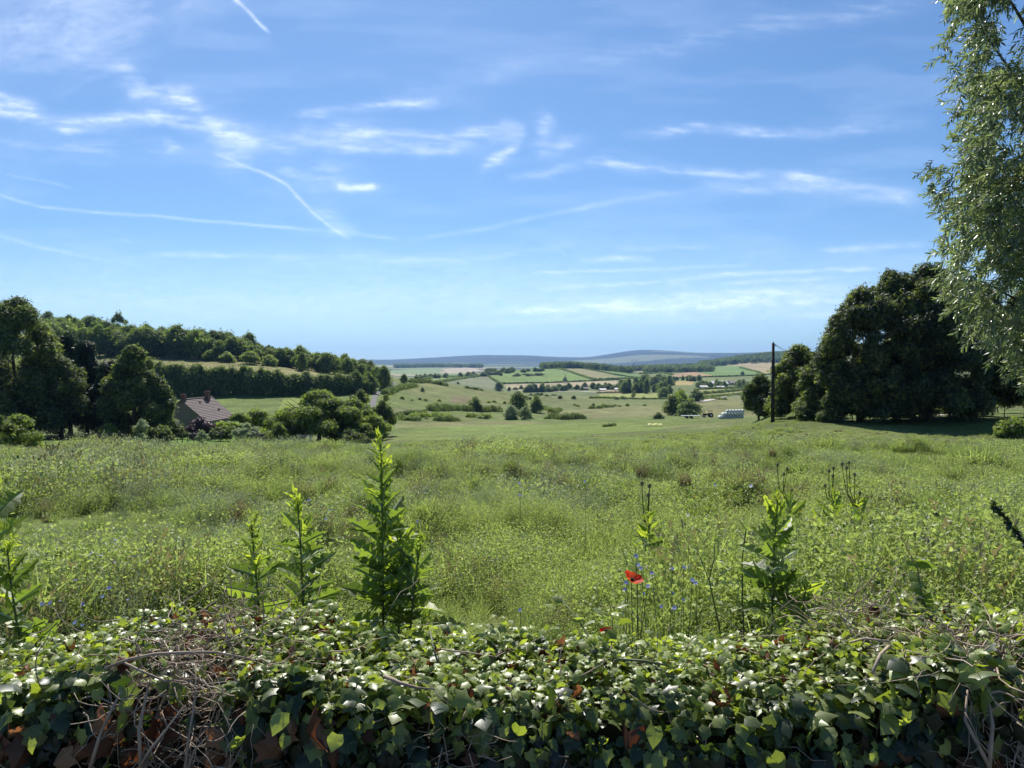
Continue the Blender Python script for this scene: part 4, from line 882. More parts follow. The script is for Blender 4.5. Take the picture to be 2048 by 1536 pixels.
# ------------------------------------------------------------------ distant farm
def barn(px, py, wpx, hpx, dep, rot, label, roofm='barnroof', dmin=700, dmax=1500):
    q = hit(px, py, dmin, dmax); s = q[1] / F; w = wpx * s; h = hpx * s
    root = empty('barn', q - [0, 0, .5], label, 'barn'); root.rotation_euler = (0, 0, rot)
    V, fs = box(-w / 2, w / 2, -dep / 2, dep / 2, -1, h * .5); A = Acc(); A.add(V, fs)
    V = np.array([[-w / 2, -dep / 2, h * .5], [-w / 2, dep / 2, h * .5], [-w / 2, 0, h * .96], [w / 2, -dep / 2, h * .5], [w / 2, dep / 2, h * .5], [w / 2, 0, h * .96]]); A.add(V, [np.array([[0, 2, 1], [3, 4, 5]])])
    link('wall', A.mesh('wall', [M['barnwall']]), root)
    A = Acc(); e = .6
    for s_ in (-1, 1):
        V = np.array([[-w / 2 - e, 0, h], [w / 2 + e, 0, h], [w / 2 + e, s_ * (dep / 2 + e), h * .5 - .1], [-w / 2 - e, s_ * (dep / 2 + e), h * .5 - .1]])
        A.add(np.concatenate([V, V - [0, 0, .25]]), [np.array([[0, 1, 2, 3], [7, 6, 5, 4], [3, 2, 6, 7], [0, 3, 7, 4], [1, 5, 6, 2]])])
    link('roof', A.mesh('roof', [M[roofm]]), root)
    A = Acc()
    V, fs = box(-w * .12, w * .12, -dep / 2 - .12, -dep / 2 - .03, -.5, h * .4); A.add(V, fs); link('door', A.mesh('door', [M['polewood']]), root)
barn(1437, 771, 32, 10, 16, .12, 'largest barn of the distant farm with a pale roof')
barn(1407, 776, 14, 6, 9, 0, 'small pale-roofed shed left of the large barn')
barn(1441, 776, 14, 5, 9, -.1, 'low shed in front of the large barn')
barn(1470, 770, 26, 10, 14, .1, 'dark-roofed barn right of the large barn', 'barnwall')
barn(1205, 781, 12, 5, 9, .1, 'little pale cottage in the village line')
barn(1235, 780, 9, 5, 8, -.2, 'pale shed at the right end of the village line')
barn(1168, 780, 16, 7, 10, .1, 'reddish roofed house in the village line', 'tile')

# ------------------------------------------------------------------ meadow growth (one mass, instanced on points)
LEAF2 = np.array([[0, 0, 0], [.45, .5, .1], [1, 0, -.1], [.45, -.5, .1]]); LEAF2F = [np.array([[0, 1, 2, 3]])]
BLADE = np.array([[0, .5, 0], [0, -.5, 0], [.5, .35, -.0], [.5, -.35, 0], [1, 0, 0]]); BLADEF = [np.array([[0, 1, 3, 2]]), np.array([[2, 3, 4]])]
def tuft(seed, kind, ls, n, H, Rr):
    r = np.random.default_rng(seed); A = Acc(); mats = [M['weed'], M['grass'], M['grey'], M['dry'], M['blue'], M['dkweed'], M['white'], M['yellow']]
    if kind in ('weed', 'dark', 'broad', 'grey'):
        mi = {'weed': 0, 'dark': 5, 'broad': 0, 'grey': 2}[kind]; ns = {'weed': 16, 'dark': 12, 'broad': 10, 'grey': 16}[kind]
        a = r.random(ns) * 6.28; rr = Rr * np.sqrt(r.random(ns)); tip = np.c_[np.cos(a) * rr, np.sin(a) * rr, H * r.uniform(.55, 1.05, ns)]
        b = tip * [.25, .25, 0]
        k = r.integers(0, ns, n); s = r.random(n) ** .6
        Cp = b[k] + (tip[k] - b[k]) * s[:, None] + r.normal(size=(n, 3)) * [Rr * .16, Rr * .16, H * .05]; Cp[:, 2] = np.abs(Cp[:, 2])
        D = norm(r.normal(size=(n, 3)) * [1, 1, .6] + [0, 0, .55 if kind != 'grey' else 1.6]); Nn = norm(r.normal(size=(n, 3)) + [0, 0, .8])
        L = ls * r.uniform(.6, 1.5, n); Wd = L * {'weed': .5, 'dark': .55, 'broad': .9, 'grey': .3}[kind]
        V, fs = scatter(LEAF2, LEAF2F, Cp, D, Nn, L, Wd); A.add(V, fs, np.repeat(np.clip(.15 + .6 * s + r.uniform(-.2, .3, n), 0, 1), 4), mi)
        V, fs = scatter(BLADE, BLADEF, b, tip - b, randu(ns, r), np.linalg.norm(tip - b, axis=1), ls * .22); A.add(V, fs, .5, mi)
        if kind == 'grey' and ls < .03:
            m = 1; kk = r.integers(0, ns, m)
            for c in tip[kk]:
                an = np.arange(8) / 8 * 6.28; Dd = np.c_[np.cos(an), np.sin(an), np.full(8, .25)]
                V, fs = scatter(LEAF2, LEAF2F, np.repeat([c], 8, 0), Dd, np.tile([0, 0, 1], (8, 1)), ls * .6, ls * .28); A.add(V, fs, r.random(), 4)
    else:
        mi = 1 if kind == 'grass' else 3
        a = r.random(n) * 6.28; rr = Rr * .5 * np.sqrt(r.random(n)); b = np.c_[np.cos(a) * rr, np.sin(a) * rr, np.zeros(n)]
        D1 = norm(np.c_[r.normal(size=(n, 2)) * .38, np.ones(n)]); Lh = H * r.uniform(.5, 1.1, n) * .55
        Nn = randu(n, r); sd = norm(np.cross(Nn, D1)); m1 = b + D1 * Lh[:, None]; D2 = norm(D1 + np.c_[r.normal(size=(n, 2)) * .55, np.zeros(n)]); m2 = m1 + D2 * Lh[:, None] * .9
        w = (ls * .16 * r.uniform(.6, 1.3, n))[:, None]
        V = np.stack([b + sd * w, b - sd * w, m1 + sd * w * .8, m1 - sd * w * .8, m2], 1).reshape(-1, 3); i = np.arange(n)[:, None] * 5
        A.add(V, [i + np.array([0, 1, 3, 2]), i + np.array([2, 3, 4])], np.repeat(r.uniform(.1, 1, n), 5), mi)
        if kind == 'dry':
            k = r.integers(0, n, n // 2); V, fs = scatter(SPRIG, SPRIGF, m2[k], D2[k], randu(len(k), r), ls * .9, ls * .5); A.add(V, fs, .6, mi)
    return A.mesh('meadow_tuft', mats)
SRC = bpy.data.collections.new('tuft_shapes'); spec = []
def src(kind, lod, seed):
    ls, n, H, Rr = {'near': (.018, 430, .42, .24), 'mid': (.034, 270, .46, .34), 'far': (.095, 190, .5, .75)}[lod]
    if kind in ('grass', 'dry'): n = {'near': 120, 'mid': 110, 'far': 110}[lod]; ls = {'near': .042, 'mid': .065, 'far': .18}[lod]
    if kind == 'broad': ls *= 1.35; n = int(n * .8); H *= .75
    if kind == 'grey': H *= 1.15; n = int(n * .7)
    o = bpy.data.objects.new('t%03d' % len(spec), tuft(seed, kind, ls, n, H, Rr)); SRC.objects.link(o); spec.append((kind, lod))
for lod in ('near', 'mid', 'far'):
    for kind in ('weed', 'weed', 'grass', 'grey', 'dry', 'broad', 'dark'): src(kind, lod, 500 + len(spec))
def pickidx(lod, X, Y, r):
    n = len(X); base = {'near': 0, 'mid': 7, 'far': 14}[lod]
    a = fbm(X / 5 + 3, Y / 5, 3, 71); b = fbm(X / 8, Y / 8 + 9, 3, 81); c = fbm(X / 2.2, Y / 2.2, 2, 91); u = r.random(n)
    px = 1024 + F * X / Y
    wgrey = sst(.42, .62, a + .12 * sst(900, 100, px) * sst(8, 16, Y) - .06 * sst(1300, 1900, px)) * .75
    wdry = .03 + sst(.52, .7, b) * .10; wgr = sst(.5, .68, 1 - b) * .55 + .12; wbr = sst(.6, .75, c) * .4 + .05 * sst(1500, 1900, px); wdk = .025 + sst(.66, .8, c) * .12
    W_ = np.stack([np.full(n, .5), np.full(n, .5), wgr, wgrey, wdry, wbr, wdk], 1); cs = np.cumsum(W_, 1); cs /= cs[:, -1:]
    return base + (u[:, None] > cs).sum(1)
pts = []; idx = []; scl = []; rot = []
r = np.random.default_rng(99)
for lod, d0, d1, dens, s0, pr in (('near', 3.2, 13, 46, 1.0, (-60, 2110)), ('mid', 12, 44, 12, 1.0, (-40, 2090)), ('far', 40, 96, 2.2, .85, (-40, 2090)), ('far', 84, 200, 1.5, .42, (740, 1560))):
    du = (pr[1] - pr[0]) / F; n = int(dens * du * (d1 ** 2 - d0 ** 2) / 2)
    Y = np.sqrt(r.uniform(d0 ** 2, d1 ** 2, n)); pxx = r.uniform(*pr, n); X = (pxx - 1024) / F * Y
    if lod == 'far':
        kp = ~((pxx > 1640) & (Y > 60)) & ~((pxx < 1500) & (pxx > 330) & (pxx < 740) & (Y > 88)) & ~((pxx < 330) & (Y > 84)); X, Y, pxx = X[kp], Y[kp], pxx[kp]
    hgtn = .35 + 1.45 * sst(.25, .75, fbm(X / 2.2, Y / 2.2, 3, 55))
    lush = sst(.45, .7, fbm(X / 6, Y / 6, 2, 57)); sc_ = s0 * hgtn * r.uniform(.7, 1.2, len(X)) * (.8 + .45 * lush)
    ZO = np.zeros(len(X))
    if lod in ('near', 'mid'):
        m_ = 1100 if lod == 'near' else 2200; MO = [(-.9, 10.6, .75, .7), (.2, 10.9, .8, .7), (-.3, 12.2, .9, .7), (3.3, 9.9, .8, .45), (4.9, 12.8, .8, .35), (-3.4, 9.3, .7, .3), (1.9, 11.6, .7, .35)] if lod == 'near' else [(r.uniform(-.6, .62) * q_, q_, r.uniform(.5, 1.4), r.uniform(.3, .75)) for q_ in r.uniform(13, 42, 60)]
        c_ = np.array(MO)[r.integers(0, len(MO), m_)]; a_ = r.random(m_) * 6.28; g_ = np.sqrt(r.random(m_)); X2 = c_[:, 0] + np.cos(a_) * g_ * c_[:, 2]; Y2 = c_[:, 1] + np.sin(a_) * g_ * c_[:, 2]
        X = np.concatenate([X, X2]); Y = np.concatenate([Y, Y2]); ZO = np.concatenate([ZO, c_[:, 3] * np.sqrt(np.clip(1 - g_ ** 2, 0, 1)) * r.uniform(.3, 1, m_)]); sc_ = np.concatenate([sc_, r.uniform(.7, 1.2, m_)])
    if lod == 'far': sc_ = np.clip(sc_, .4, 1.1) * np.interp(Y, [38, 60, 96], [1, .65, .28]) * np.where((Y > 72) & (pxx > 760) & (pxx < 1440), .7, 1) * np.where((pxx > 1600) & (Y > 54), .45, 1)
    pts.append(np.c_[X, Y, ground_z(X, Y) - .03 + ZO]); idx.append(pickidx(lod, X, Y, r)); scl.append(sc_); rot.append(r.random(len(X)) * 6.28)
pts = np.concatenate(pts); idx = np.concatenate(idx); scl = np.concatenate(scl); rot = np.concatenate(rot)
me = bpy.data.meshes.new('meadow_growth'); me.vertices.add(len(pts)); me.vertices.foreach_set('co', pts.astype(np.float32).ravel())
for k, typ, arr in (('kind_i', 'INT', idx.astype(np.int32)), ('size_f', 'FLOAT', scl.astype(np.float32)), ('turn', 'FLOAT_VECTOR', np.c_[rng.normal(size=len(pts)) * .08, rng.normal(size=len(pts)) * .08, rot].astype(np.float32))):
    at = me.attributes.new(k, typ, 'POINT'); at.data.foreach_set('vector' if typ == 'FLOAT_VECTOR' else 'value', arr.ravel())
mo = link('meadow_growth', me); tag(mo, 'knee-high weeds and grasses filling the sloping meadow', 'meadow', kind='stuff')
g = bpy.data.node_groups.new('scatter_tufts', 'GeometryNodeTree')
g.interface.new_socket('Geometry', in_out='INPUT', socket_type='NodeSocketGeometry'); g.interface.new_socket('Geometry', in_out='OUTPUT', socket_type='NodeSocketGeometry')
gi = g.nodes.new('NodeGroupInput'); go = g.nodes.new('NodeGroupOutput'); ip = g.nodes.new('GeometryNodeInstanceOnPoints'); ci = g.nodes.new('GeometryNodeCollectionInfo')
ci.inputs['Collection'].default_value = SRC; ci.inputs['Separate Children'].default_value = True; ci.inputs['Reset Children'].default_value = True
def nat(nm, dt): n = g.nodes.new('GeometryNodeInputNamedAttribute'); n.data_type = dt; n.inputs['Name'].default_value = nm; return n.outputs['Attribute']
g.links.new(gi.outputs[0], ip.inputs['Points']); g.links.new(ci.outputs[0], ip.inputs['Instance']); ip.inputs['Pick Instance'].default_value = True
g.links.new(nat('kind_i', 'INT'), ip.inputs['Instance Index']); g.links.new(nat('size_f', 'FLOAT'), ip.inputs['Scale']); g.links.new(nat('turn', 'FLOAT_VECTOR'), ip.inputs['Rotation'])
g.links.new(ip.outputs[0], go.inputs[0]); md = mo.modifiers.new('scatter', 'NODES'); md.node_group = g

# ---- larger single weeds standing in the meadow
def weed_mesh(seed, mat, H=1.0, n=160, ls=.06, Rr=.28, spikes=6):
    r = np.random.default_rng(seed); A = Acc()
    for k in range(spikes):
        a = r.random() * 6.28; rr = Rr * r.uniform(.1, .9); t = np.array([math.cos(a) * rr, math.sin(a) * rr, H * r.uniform(.6, 1)])
        V, fs = tube([t * [.1, .1, 0] - [0, 0, .05], t * .5, t], [.008, .006, .003], 4); A.add(V, fs, .4)
        m = n // spikes; s = r.random(m) ** 1.3; Cp = t * s[:, None] + r.normal(size=(m, 3)) * [.03, .03, .02]
        D = norm(r.normal(size=(m, 3)) * [1, 1, .4] + [0, 0, .7]); L = ls * (1.4 - s) * r.uniform(.7, 1.3, m)
        V, fs = scatter(LEAF2, LEAF2F, Cp, D, randu(m, r), L, L * .45); A.add(V, fs, np.repeat(r.random(m), 4))
    return A.mesh('wild_plant', [M[mat]])
WM = [weed_mesh(600 + i, 'dkweed', spikes=5 + 2 * i) for i in range(3)]
for k, (px, py, h, lb) in enumerate([(517, 951, 42, 'dark spiky weed, tallest of the three left of the big lettuce top'), (563, 962, 48, 'bushy dark weed left of the big lettuce'), (468, 928, 30, 'small dark weed just below the walnut shade'),
     (345, 950, 30, 'dark bushy weed in the left middle of the meadow'), (310, 984, 30, 'dark weed below the left middle one'), (418, 944, 24, 'faint thin weed left of the small dark one'), (984, 926, 28, 'thin dark weed in the centre of the meadow'),
     (1108, 936, 34, 'dark upright weed right of the meadow centre'), (1062, 944, 20, 'low dark weed beside the upright one'), (175, 900, 26, 'dark weed near the left meadow edge'), (130, 975, 20, 'low dark weed on the left'), (1945, 935, 26, 'thin weed at the right of the meadow'),
     (1640, 928, 22, 'small dark weed on the right slope'), (1265, 935, 16, 'tiny dark weed at the right of centre'), (615, 918, 20, 'small weed under the spreading tree')]):
    q = hit(px, py, 10, 80); s = h * q[1] / F; o = link('wild_plant', WM[k % 3], loc=q); o.scale = (s * 1.1, s * 1.1, s * 1.15); o.rotation_euler = (0, 0, k * 1.3); tag(o, lb, 'weed')
BM = [weed_mesh(620 + i, 'lettuce', n=620, ls=.10, Rr=.6, spikes=20) for i in range(2)]
for k, (px, py, h, w, lb) in enumerate([(1860, 1060, 62, 1.3, 'leafy sunlit bramble clump, left of the two on the right'), (1925, 1075, 60, 1.4, 'leafy sunlit bramble clump, right of the two'), (2030, 1040, 40, 1.2, 'leafy clump at the right edge of the meadow'),
     (1400, 1090, 60, 1.3, 'dense green clump behind the thin stems'), (1745, 1090, 55, 1.5, 'leafy clump between the teasels and the bramble'), (1620, 1130, 60, 1.2, 'dark leafy clump between lettuce and teasels')]):
    q = hit(px, py, 7, 80); s = h * q[1] / F; o = link('bramble_clump', BM[k % 2], loc=q); o.scale = (s * w * 1.2, s * w * 1.2, s * 1.65); o.rotation_euler = (0, 0, k * 1.9); tag(o, lb, 'weed')
def teasel(base, heads, label, seed):
    r = np.random.default_rng(seed); root = empty('teasel', base, label, 'teasel'); S = Acc(); Lf = Acc()
    heads = [h - base for h in heads]; top = np.mean(heads, 0); fork = top * .6
    V, fs = tube([[0, 0, -.05], fork * .5 + r.normal(size=3) * .01, fork], [.014, .012, .010], 6); S.add(V, fs)
    for h in heads:
        s0 = fork * r.uniform(.7, 1.0); mid = (s0 + h) / 2 + [(h[0] - s0[0]) * .15, 0, -.01]
        V, fs = tube([s0, mid, h], [.009, .007, .005], 5); S.add(V, fs)
        Hd = Acc(); V, fs = tube([h, h + [0, 0, .012], h + [0, 0, .03], h + [0, 0, .05], h + [0, 0, .062]], [.008, .019, .023, .015, .003], 8); Hd.add(V, fs, .3)
        m = 60; D = norm(r.normal(size=(m, 3)) + [0, 0, .3]); V, fs = scatter(LEAF2, LEAF2F, h + [0, 0, .03] + D * [.012, .012, .02], D, randu(m, r), .014, .002); Hd.add(V, fs, .7)
        an = r.random(5) * 6.28; D = np.c_[np.cos(an), np.sin(an), np.full(5, .9)]; V, fs = scatter(LEAF2, LEAF2F, np.repeat([h], 5, 0), D, randu(5, r), .06, .004); Hd.add(V, fs, .8); link('seed_head', Hd.mesh('seed_head', [M['dry']]), root)
    for k in range(46):
        s = r.uniform(.25, 1.22); a = r.random() * 6.28; D = norm([math.cos(a), math.sin(a), .8]); L = .30 * (1.3 - s) + .06
        V, fs = scatter(LEAF2 * [1, 1, 1], LEAF2F, [fork * min(s, 1) + (heads[k % len(heads)] - fork) * max(0, s - 1) * 3], [D], [norm(np.cross(D, [0.1, 0.2, 1.]) + r.normal(size=3) * .5)], L, L * .3); Lf.add(V, fs, r.uniform(.3, 1))
    link('stem', S.mesh('stem', [M['stem']]), root); link('leaves', Lf.mesh('leaves', [M['lettuce']]), root)
teasel(hit(1588, 1075, 8, 20), [P(1555, 934, 11.2), P(1568, 952, 11.4), P(1574, 942, 11.0), P(1583, 985, 11.3)], 'teasel rising behind the right-hand lettuce', 1)
teasel(hit(1690, 1095, 8, 20), [P(1658, 946, 11), P(1667, 940, 11.2), P(1666, 956, 11), P(1650, 975, 11.1)], 'left of the two tall teasels on the right', 2)
teasel(hit(1735, 1100, 8, 20), [P(1684, 932, 11), P(1693, 939, 10.8), P(1698, 929, 11), P(1709, 953, 11.1), P(1720, 990, 11)], 'right of the two tall teasels on the right', 3)
teasel(hit(1305, 1150, 6, 20), [P(1284, 972, 8.6), P(1299, 977, 8.7), P(1297, 995, 8.5)], 'slim teasel left of the thin bare stems', 4)

# ------------------------------------------------------------------ ivy wall
YB = ([-200, 0, 80, 150, 230, 300, 380, 440, 500, 560, 600, 660, 720, 850, 1000, 1200, 1400, 1530, 1600, 1650, 1700, 1750, 1850, 1950, 2048, 2250],
      [1300, 1298, 1285, 1270, 1248, 1228, 1210, 1222, 1245, 1232, 1218, 1215, 1255, 1262, 1262, 1272, 1278, 1285, 1270, 1245, 1222, 1212, 1205, 1225, 1240, 1250])
def ivy_top(x): px = 1024 + F * x / 2.0; return -(np.interp(px, *YB) - 704) / F * 2.0
def ivy_surf(x, s):
    """s: 0 bottom of front face .. 1 behind the wall"""
    zt = ivy_top(x); bul = (fbm(x * 3.1 + 5, s * 4, 3, 7) - .5) * .11
    y = np.interp(s, [0, .4, .48, .58, .9, 1], [1.60, 1.62, 1.655, 1.74, 2.06, 2.14]); z0 = np.interp(s, [0, .4, .48, .58, .9, 1], [-.72, -.10, -.035, -.01, 0, -.16])
    ny = np.interp(s, [0, .4, .58, .9, 1], [-1, -.9, -.2, .1, 1]); nz = np.interp(s, [0, .4, .58, .9, 1], [.05, .4, 1, 1, .2])
    Nn = norm(np.stack([0 * x, ny + 0 * x, nz + 0 * x], -1)); Pp = np.stack([x, y + 0 * x, zt + z0], -1) + Nn * bul[..., None]
    return Pp, Nn
xs = np.linspace(-2.1, 2.1, 160); A = Acc()
V = []
for (y, dz) in ((1.70, -1.4), (1.70, -.12), (1.74, -.07), (2.02, -.07), (2.06, -.12), (2.06, -1.4)): V.append(np.stack([xs, np.full_like(xs, y), (ivy_top(xs) + dz if dz > -1 else np.full_like(xs, -1.7))], 1))
V = np.concatenate(V); n = len(xs); i = np.arange(n - 1)
tag(link('stone_wall', mesh_np('stone_wall', V, [np.concatenate([np.stack([k * n + i, k * n + i + 1, (k + 1) * n + i + 1, (k + 1) * n + i], 1) for k in range(5)])], mats=[M['soil']])), 'low old wall hidden under the ivy along the lane', 'wall')
ivy = empty('ivy', (0, 1.85, -1.5), 'thick ivy with twigs and dead leaves covering the low wall in front', 'ivy plant')
def rl(V): return np.asarray(V) - [0, 1.85, -1.5]
IV = np.array([[0, 0, 0], [-.16, .34, -.10], [.16, .36, -.1], [.26, .52, -.16], [.44, .30, -.08], [.62, .17, -.06], [1, 0, -.14], [.62, -.17, -.06], [.44, -.30, -.08], [.26, -.52, -.16], [.16, -.36, -.1], [-.16, -.34, -.10], [.4, 0, .05]])
ring_ = [0, 1, 2, 3, 4, 5, 6, 7, 8, 9, 10, 11]
IVF = [np.array([[12, ring_[k], ring_[(k + 1) % 12]] for k in range(12)])]
IH = IV.copy(); IH[:, 1] *= np.array([1, .9, 1.15, .9, 1.45, 1.9, 1, 1.9, 1.45, .9, 1.15, .9, 1]); IH[1, 0] = IH[11, 0] = -.08
VEIN = np.array([q for (tx, ty) in ((.9, 0), (.34, .44), (.34, -.44)) for q in ((0, -.014, .03), (0, .014, .03), (tx, ty + .006, .012 - .12 * abs(tx - .2)), (tx, ty - .006, .012 - .12 * abs(tx - .2)))]); VEINF = [np.array([[0, 1, 2, 3], [4, 5, 6, 7], [8, 9, 10, 11]])]
r = np.random.default_rng(77)
A = Acc()
def bare(x, s):          # places where the ivy is bare twigs
    px = 1024 + F * x / (1.65 + .35 * s); b = 1.25 * np.exp(-((px - 395) / 105) ** 4) * sst(1.1, .35, s * .9) + np.exp(-((px - 300) / 60) ** 2) * sst(.5, .2, s) * .9 + np.exp(-((px - 1990) / 75) ** 2) * sst(.85, .55, s) * 1.0 + np.exp(-((px - 890) / 40) ** 2) * np.exp(-((s - .42) / .1) ** 2) * .8 + np.exp(-((px - 1760) / 50) ** 2) * np.exp(-((s - .9) / .12) ** 2) * .85
    return np.clip(b, 0, .8)
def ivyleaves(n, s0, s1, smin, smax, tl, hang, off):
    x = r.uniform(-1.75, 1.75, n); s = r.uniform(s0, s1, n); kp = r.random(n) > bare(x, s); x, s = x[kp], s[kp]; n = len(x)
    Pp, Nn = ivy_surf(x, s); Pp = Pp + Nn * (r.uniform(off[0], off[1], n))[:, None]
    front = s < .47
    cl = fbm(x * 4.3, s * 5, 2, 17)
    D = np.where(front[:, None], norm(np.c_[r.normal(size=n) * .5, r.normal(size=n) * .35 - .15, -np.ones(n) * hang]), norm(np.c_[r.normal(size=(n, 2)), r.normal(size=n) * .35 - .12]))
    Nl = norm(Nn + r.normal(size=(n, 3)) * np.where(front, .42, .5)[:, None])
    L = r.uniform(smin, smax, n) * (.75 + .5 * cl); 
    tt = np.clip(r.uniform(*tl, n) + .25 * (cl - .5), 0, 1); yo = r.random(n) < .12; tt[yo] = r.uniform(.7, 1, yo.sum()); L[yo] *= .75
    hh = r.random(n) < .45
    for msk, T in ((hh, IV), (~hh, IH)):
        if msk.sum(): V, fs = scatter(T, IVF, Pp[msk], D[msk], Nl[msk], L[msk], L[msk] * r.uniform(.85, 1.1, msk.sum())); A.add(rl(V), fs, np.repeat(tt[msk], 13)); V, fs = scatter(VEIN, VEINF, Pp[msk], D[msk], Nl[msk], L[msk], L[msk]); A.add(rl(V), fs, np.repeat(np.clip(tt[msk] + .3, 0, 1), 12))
ivyleaves(5200, .0, .44, .028, .064, (.0, .08), 1.1, (-.04, .025))  # front face leaves: shade of the face put into their dark tint
ivyleaves(150, .14, .46, .03, .055, (.45, .9), .9, (.03, .085))  # jutting leaves tinted bright, as if catching the sun
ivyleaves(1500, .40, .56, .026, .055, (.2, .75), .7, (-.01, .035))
ivyleaves(8200, .5, .98, .016, .046, (.3, .95), .5, (-.06, .012))  # top leaves: sunlit look put into their lighter tint
ivyleaves(4200, .52, .97, .012, .028, (.55, 1), .5, (.005, .045))
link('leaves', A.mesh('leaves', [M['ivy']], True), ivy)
# dead leaves
A = Acc(); n = 420; x = np.concatenate([r.uniform(-1.5, -.35, 290), r.uniform(-.4, 1.6, 130)]); s = r.uniform(.0, .46, n) ; Pp, Nn = ivy_surf(x, s); Pp = Pp + Nn * r.uniform(-.02, .035, n)[:, None]
D = norm(np.c_[r.normal(size=n) * .5, r.normal(size=n) * .4 - .1, -np.ones(n)]); L = r.uniform(.03, .088, n)
V, fs = scatter(IV * [1, 1, 3.2], IVF, Pp, D, norm(Nn + r.normal(size=(n, 3)) * .6), L, L); A.add(rl(V), fs, np.repeat(r.random(n), 13))
n = 200; x = r.uniform(-1.6, 1.7, n); s = r.uniform(.5, .95, n); Pp, Nn = ivy_surf(x, s); L = r.uniform(.02, .045, n); V, fs = scatter(IV * [1, 1, 3], IVF, Pp, randu(n, r), randu(n, r), L, L); A.add(rl(V), fs, np.repeat(r.random(n), 13))
link('dead_leaves', A.mesh('dead_leaves', [M['dead']]), ivy)
# twigs
A = Acc()
def twig(x, s, n, L, rad, down=.6, jit=.35):
    Pp, Nn = ivy_surf(np.array([x]), np.array([s])); p_ = Pp[0] + Nn[0] * r.uniform(-.02, .045); d_ = norm(np.array([r.normal() * .7, r.normal() * .3, -down + r.normal() * .5])); path = [p_]
    for k in range(n):
        d_ = norm(d_ + r.normal(size=3) * jit); p_ = p_ + d_ * L / n; p_ = p_ * [1, 1, 1]; p_[1] = max(p_[1], 1.545); path.append(p_.copy())
    V, fs = tube(path, np.linspace(rad, rad * .5, n + 1), 4); A.add(rl(V), fs, r.random())
def px2x(px, d): return (px - 1024) / F * d
for k in range(600): twig(px2x(r.normal(392, 80), 1.75), r.uniform(.05, .93), 7, r.uniform(.06, .26), r.uniform(.0008, .0022), .5)
for k in range(360): twig(px2x(r.normal(1990, 70), 1.75), r.uniform(.1, .75), 7, r.uniform(.08, .32), r.uniform(.001, .0026), .9)
for k in range(150): twig(px2x(r.normal(1740, 60), 1.95), r.uniform(.7, .98), 6, r.uniform(.06, .2), r.uniform(.001, .002), .1)
for k in range(70): twig(px2x(r.normal(890, 45), 1.65), r.uniform(.25, .5), 6, r.uniform(.06, .16), r.uniform(.0009, .0018), .3)
for k in range(300): twig(r.uniform(-1.6, 1.7), r.uniform(.0, .98), 6, r.uniform(.08, .26), r.uniform(.001, .0022), .3)
def path_px(pts, rad, k=5, mats=0):
    V, fs = tube([P(*q) for q in pts], rad, k); A.add(rl(V), fs, .6, mats)
path_px([(210, 1337, 1.62), (260, 1318, 1.62), (310, 1308, 1.63), (370, 1305, 1.63), (430, 1304, 1.66), (500, 1318, 1.7)], [.0035, .004, .0038, .0036, .003, .0022], 6)
path_px([(250, 1326, 1.6), (290, 1345, 1.59), (330, 1362, 1.59), (385, 1363, 1.6)], [.0028, .0026, .0024, .002])
path_px([(243, 1380, 1.58), (222, 1420, 1.56), (200, 1470, 1.55), (180, 1536, 1.54)], [.0015, .0026, .0034, .004], 7)
path_px([(300, 1360, 1.58), (288, 1410, 1.57), (278, 1460, 1.56), (282, 1540, 1.55)], [.0016, .003, .004, .0045], 7)
path_px([(370, 1410, 1.57), (335, 1455, 1.56), (300, 1500, 1.55), (275, 1540, 1.55)], [.0012, .002, .003, .0035], 6)
path_px([(392, 1330, 1.6), (390, 1400, 1.57), (378, 1470, 1.56), (370, 1540, 1.55)], [.0012, .002, .003, .0036], 6)
path_px([(1780, 1290, 1.8), (1760, 1310, 1.74), (1745, 1345, 1.68)], [.004, .0045, .004]); path_px([(1700, 1285, 1.85), (1730, 1277, 1.82), (1780, 1283, 1.8)], [.003, .003, .003])
path_px([(1935, 1380, 1.6), (1930, 1440, 1.57), (1980, 1536, 1.55)], [.002, .0035, .0045], 7); path_px([(1975, 1390, 1.6), (1985, 1450, 1.57), (1978, 1540, 1.55)], [.002, .004, .005], 7)
path_px([(770, 1352, 1.64), (800, 1366, 1.61), (835, 1376, 1.6), (870, 1378, 1.6)], [.0045, .004, .003, .0015], 7)
link('twigs', A.mesh('twigs', [M['twig']], True), ivy)
def one_shoot(pts, rad, k=5):
    global A
    A = Acc(); path_px(pts, rad, k); link('shoot', A.mesh('shoot', [M['stem']], True), ivy)
one_shoot([(1205, 1330, 1.85), (1188, 1290, 1.95), (1160, 1245, 2.0), (1125, 1200, 2.05)], [.003, .0028, .002, .0012], 6)
one_shoot([(1225, 1320, 1.9), (1222, 1275, 1.95), (1225, 1240, 2.0), (1230, 1212, 2.0)], [.002, .002, .0015, .001]); one_shoot([(860, 1260, 1.9), (865, 1290, 1.85), (875, 1325, 1.8)], [.003, .003, .002])
one_shoot([(1235, 1318, 1.7), (1290, 1322, 1.68), (1330, 1330, 1.68)], [.003, .003, .002]); one_shoot([(1815, 1275, 1.85), (1845, 1300, 1.78), (1850, 1320, 1.74)], [.0035, .0035, .003])
A = Acc()
for (x_, y_, d_) in [(1125, 1200, 2.05), (1150, 1205, 2.0), (1190, 1215, 2.0), (1110, 1215, 2.05), (1165, 1235, 2.0), (1185, 1240, 1.97), (1225, 1225, 2.0), (1235, 1212, 2.0), (1228, 1248, 1.95), (1215, 1262, 1.95), (1145, 1235, 2.02), (1240, 1240, 1.95)]:
    V, fs = scatter(IH, IVF, [P(x_, y_, d_)], randu(1, r) * [1, .5, .5], [norm(r.normal(size=3) * .5 + [0, -.3, 1])], .035, .028); A.add(rl(V), fs, r.uniform(.6, 1), 1)
